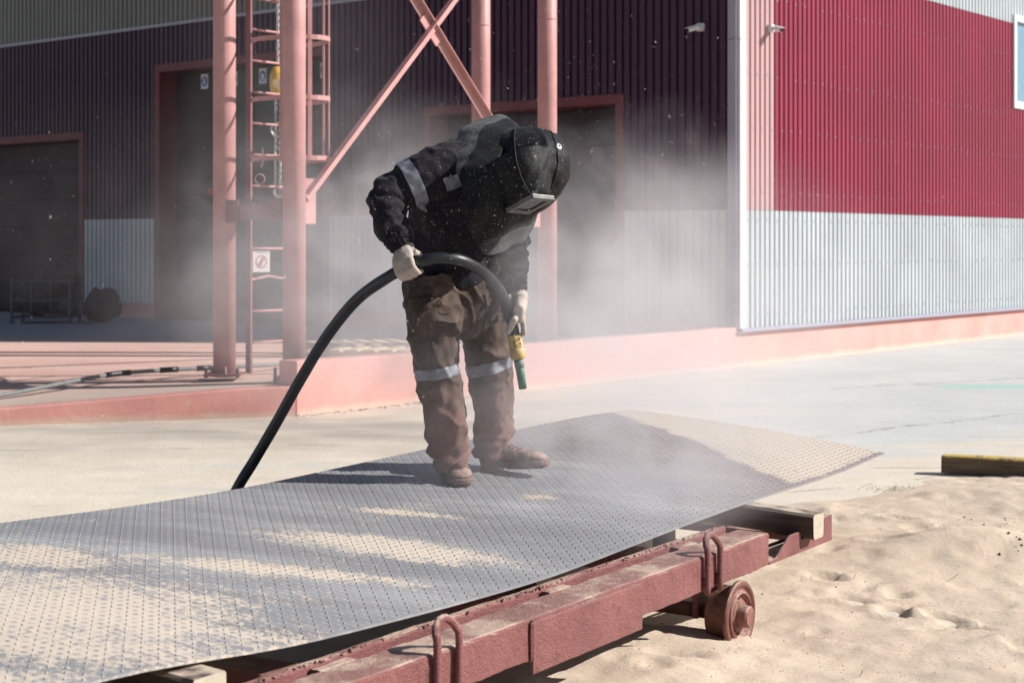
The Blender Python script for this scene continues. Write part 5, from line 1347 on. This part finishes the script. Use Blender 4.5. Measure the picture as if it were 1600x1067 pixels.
a, b_, c, d = at(803.5, 522, 6.52), at(807, 543, 6.525), at(810, 560, 6.53), at(817, 607, 6.545)
D_ = (b_ - a).normalized(); e1 = D_.orthogonal().normalized()
cb_ = MB().tube([a, a + D_ * .004, b_ - D_ * .002, b_], [.026, .030, .0295, .026], 8).build('coupling', M_cpl, nz, bevel=0.003)
MB().tube([b_ + D_ * .001, b_ + D_ * .004, c - D_ * .003, c], [.027, .030, .030, .027], 24).build('coupling_ring', M_cpl, nz, smooth=True)
for (u, v) in ((812, 529), (813, 537), (803, 535), (804, 541)):
    q_ = at(u, v, 6.492); MB().tube([q_, q_ + Vector((0, .006, 0))], .0035, 8).build('screw_hole', M_core, cb_)
M_noz = simple('green_nozzle', (0.10, 0.20, 0.165), 0.6, var=0.2, scale=30, dust=SANDC, dustamt=0.5)
MB().tube([c - D_ * .002, d], [.0185, .0165], 20).build('nozzle_tube', M_noz, nz, smooth=True)
MB().tube([c + D_ * .001, c + (d - c) * .3], [.0205, .019], 20).build('nozzle_sleeve', simple('grey_green_sleeve', (0.14, 0.19, 0.18), 0.6), nz, smooth=True)

# ------------------------------------------------------------------ airborne grit and dust
mb = MB()
for k in range(9500):
    d = rng.uniform(3.2, 9.5) if k % 4 else rng.uniform(5.5, 7)
    u = rng.uniform(-150, 1750); v = rng.uniform(-60, 1000) if k % 3 else rng.uniform(150, 650)
    if k % 3: u = 860 + rng.normal(0, 300); v = 330 + rng.normal(0, 170)
    p = at(u, v, d)
    dd = p - R0
    if p.z < 0.7: continue
    r_ = .0004 + .0008 * rng.random() ** 2 * (1.3 if k % 23 == 0 else 1)
    ax_ = Vector(rng.normal(0, 1, 3)).normalized(); ln = 1 + (rng.random() < .15) * rng.uniform(1, 4.5)
    vs = [p + ax_ * r_ * ln, p - ax_ * r_ * ln, p + ax_.orthogonal().normalized() * r_, p + ax_.cross(ax_.orthogonal()).normalized() * r_]
    mb.add(vs, [(0, 2, 3), (1, 3, 2), (0, 3, 1), (0, 1, 2)])
tag(mb.build('airborne_grit', simple('bright_grit', (0.85, 0.80, 0.72), 0.7)), 'fine bright grit flying in the air round the worker', 'grit', kind='stuff')

def dust_mat(name, blobs, nscale, warp, dens, col=(0.875, 0.86, 0.895)):
    m = bpy.data.materials.new(name); m.use_nodes = True; nt = m.node_tree
    for n_ in list(nt.nodes):
        if n_.type == 'BSDF_PRINCIPLED': nt.nodes.remove(n_)
    out = [n_ for n_ in nt.nodes if n_.type == 'OUTPUT_MATERIAL'][0]
    tc = nd(nt, 'ShaderNodeTexCoord'); pos = tc.outputs['Object']
    nz_ = nd(nt, 'ShaderNodeTexNoise'); nz_.inputs['Scale'].default_value = nscale * 0.6; nz_.inputs['Detail'].default_value = 1; nt.links.new(pos, nz_.inputs['Vector'])
    wv = nd(nt, 'ShaderNodeVectorMath', operation='SUBTRACT'); nt.links.new(nz_.outputs['Color'], wv.inputs[0]); wv.inputs[1].default_value = (.5, .5, .5)
    ws = nd(nt, 'ShaderNodeVectorMath', operation='SCALE'); nt.links.new(wv.outputs[0], ws.inputs[0]); ws.inputs['Scale'].default_value = warp
    wp = nd(nt, 'ShaderNodeVectorMath', operation='ADD'); nt.links.new(pos, wp.inputs[0]); nt.links.new(ws.outputs[0], wp.inputs[1]); P_ = wp.outputs[0]
    tot = None
    for (c, r_, w) in blobs:
        s1 = nd(nt, 'ShaderNodeVectorMath', operation='SUBTRACT'); nt.links.new(P_, s1.inputs[0]); s1.inputs[1].default_value = tuple(c)
        s2 = nd(nt, 'ShaderNodeVectorMath', operation='DIVIDE'); nt.links.new(s1.outputs[0], s2.inputs[0]); s2.inputs[1].default_value = tuple(r_)
        s3 = nd(nt, 'ShaderNodeVectorMath', operation='LENGTH'); nt.links.new(s2.outputs[0], s3.inputs[0])
        k = maprange(nt, s3.outputs['Value'], 0.0, 1.0, w, 0.0)
        tot = k if tot is None else mth(nt, 'ADD', tot, k)
    n2 = noise(nt, P_, nscale, 5, 0.62, 0.8)
    k = maprange(nt, n2, 0.36, 0.66, 0.0, 2.2)
    k = mth(nt, 'MULTIPLY', mth(nt, 'MULTIPLY', tot, k), dens)
    pv = nd(nt, 'ShaderNodeVolumePrincipled'); pv.inputs['Color'].default_value = (*col, 1); pv.inputs['Anisotropy'].default_value = 0.2
    nt.links.new(k, pv.inputs['Density']); nt.links.new(pv.outputs[0], out.inputs['Volume']); return m
def V(u, v, d): return tuple(at(u, v, d))
far_b = [(V(860, 470, 13.0), (2.8, 4.2, 1.35), .17), (V(600, 430, 13.5), (2.4, 4.0, 1.5), .19), (V(1050, 440, 15.5), (2.1, 3.4, 1.25), .17), (V(1010, 350, 14.5), (1.6, 3.0, 1.0), .13),
         (V(540, 290, 14.5), (1.9, 3.4, 1.2), .065), (V(480, 100, 15), (1.8, 2.5, 1.2), .02), (V(230, 350, 15.5), (2.6, 3.0, 1.2), .024), (V(960, 560, 12.2), (2.6, 3.0, .55), .20), (V(350, 470, 16), (1.8, 3.0, .8), .05)]
near_b = [(V(825, 430, 6.25), (.26, .25, .30), .8), (V(1000, 670, 7.0), (1.25, 1.3, .45), .46), (V(900, 560, 7.4), (1.0, 1.0, .55), .30), (V(745, 640, 6.3), (.50, .50, .55), .26), (V(1090, 750, 6.7), (.50, .7, .22), .55), (V(930, 760, 6.1), (.9, .6, .22), .38), (V(835, 690, 6.7), (.35, .4, .30), .45), (V(560, 620, 7.4), (1.0, .9, .5), .07), (V(1180, 640, 7.8), (.9, .8, .3), .25)]
def dome(name, lo, hi, mat, label):
    o = MB().box([(a + b) / 2 for a, b in zip(lo, hi)], [(b - a) / 2 for a, b in zip(lo, hi)]).build(name, mat)
    tag(o, label, 'dust', kind='stuff'); return o
dome('dust_cloud', (-6.4, 8.62, 0.001), (5.4, 19.4, 4.4), dust_mat('drifting_dust', far_b, 1.25, 1.8, 0.92), 'pale dust cloud drifting between the worker and the hall')
dome('dust_plume', (-2.2, 5.0, 0.30), (2.6, 8.6, 1.9), dust_mat('blasting_dust', near_b, 2.6, 0.55, 1.0), 'white dust plume rising from the sheet round the worker\'s legs')
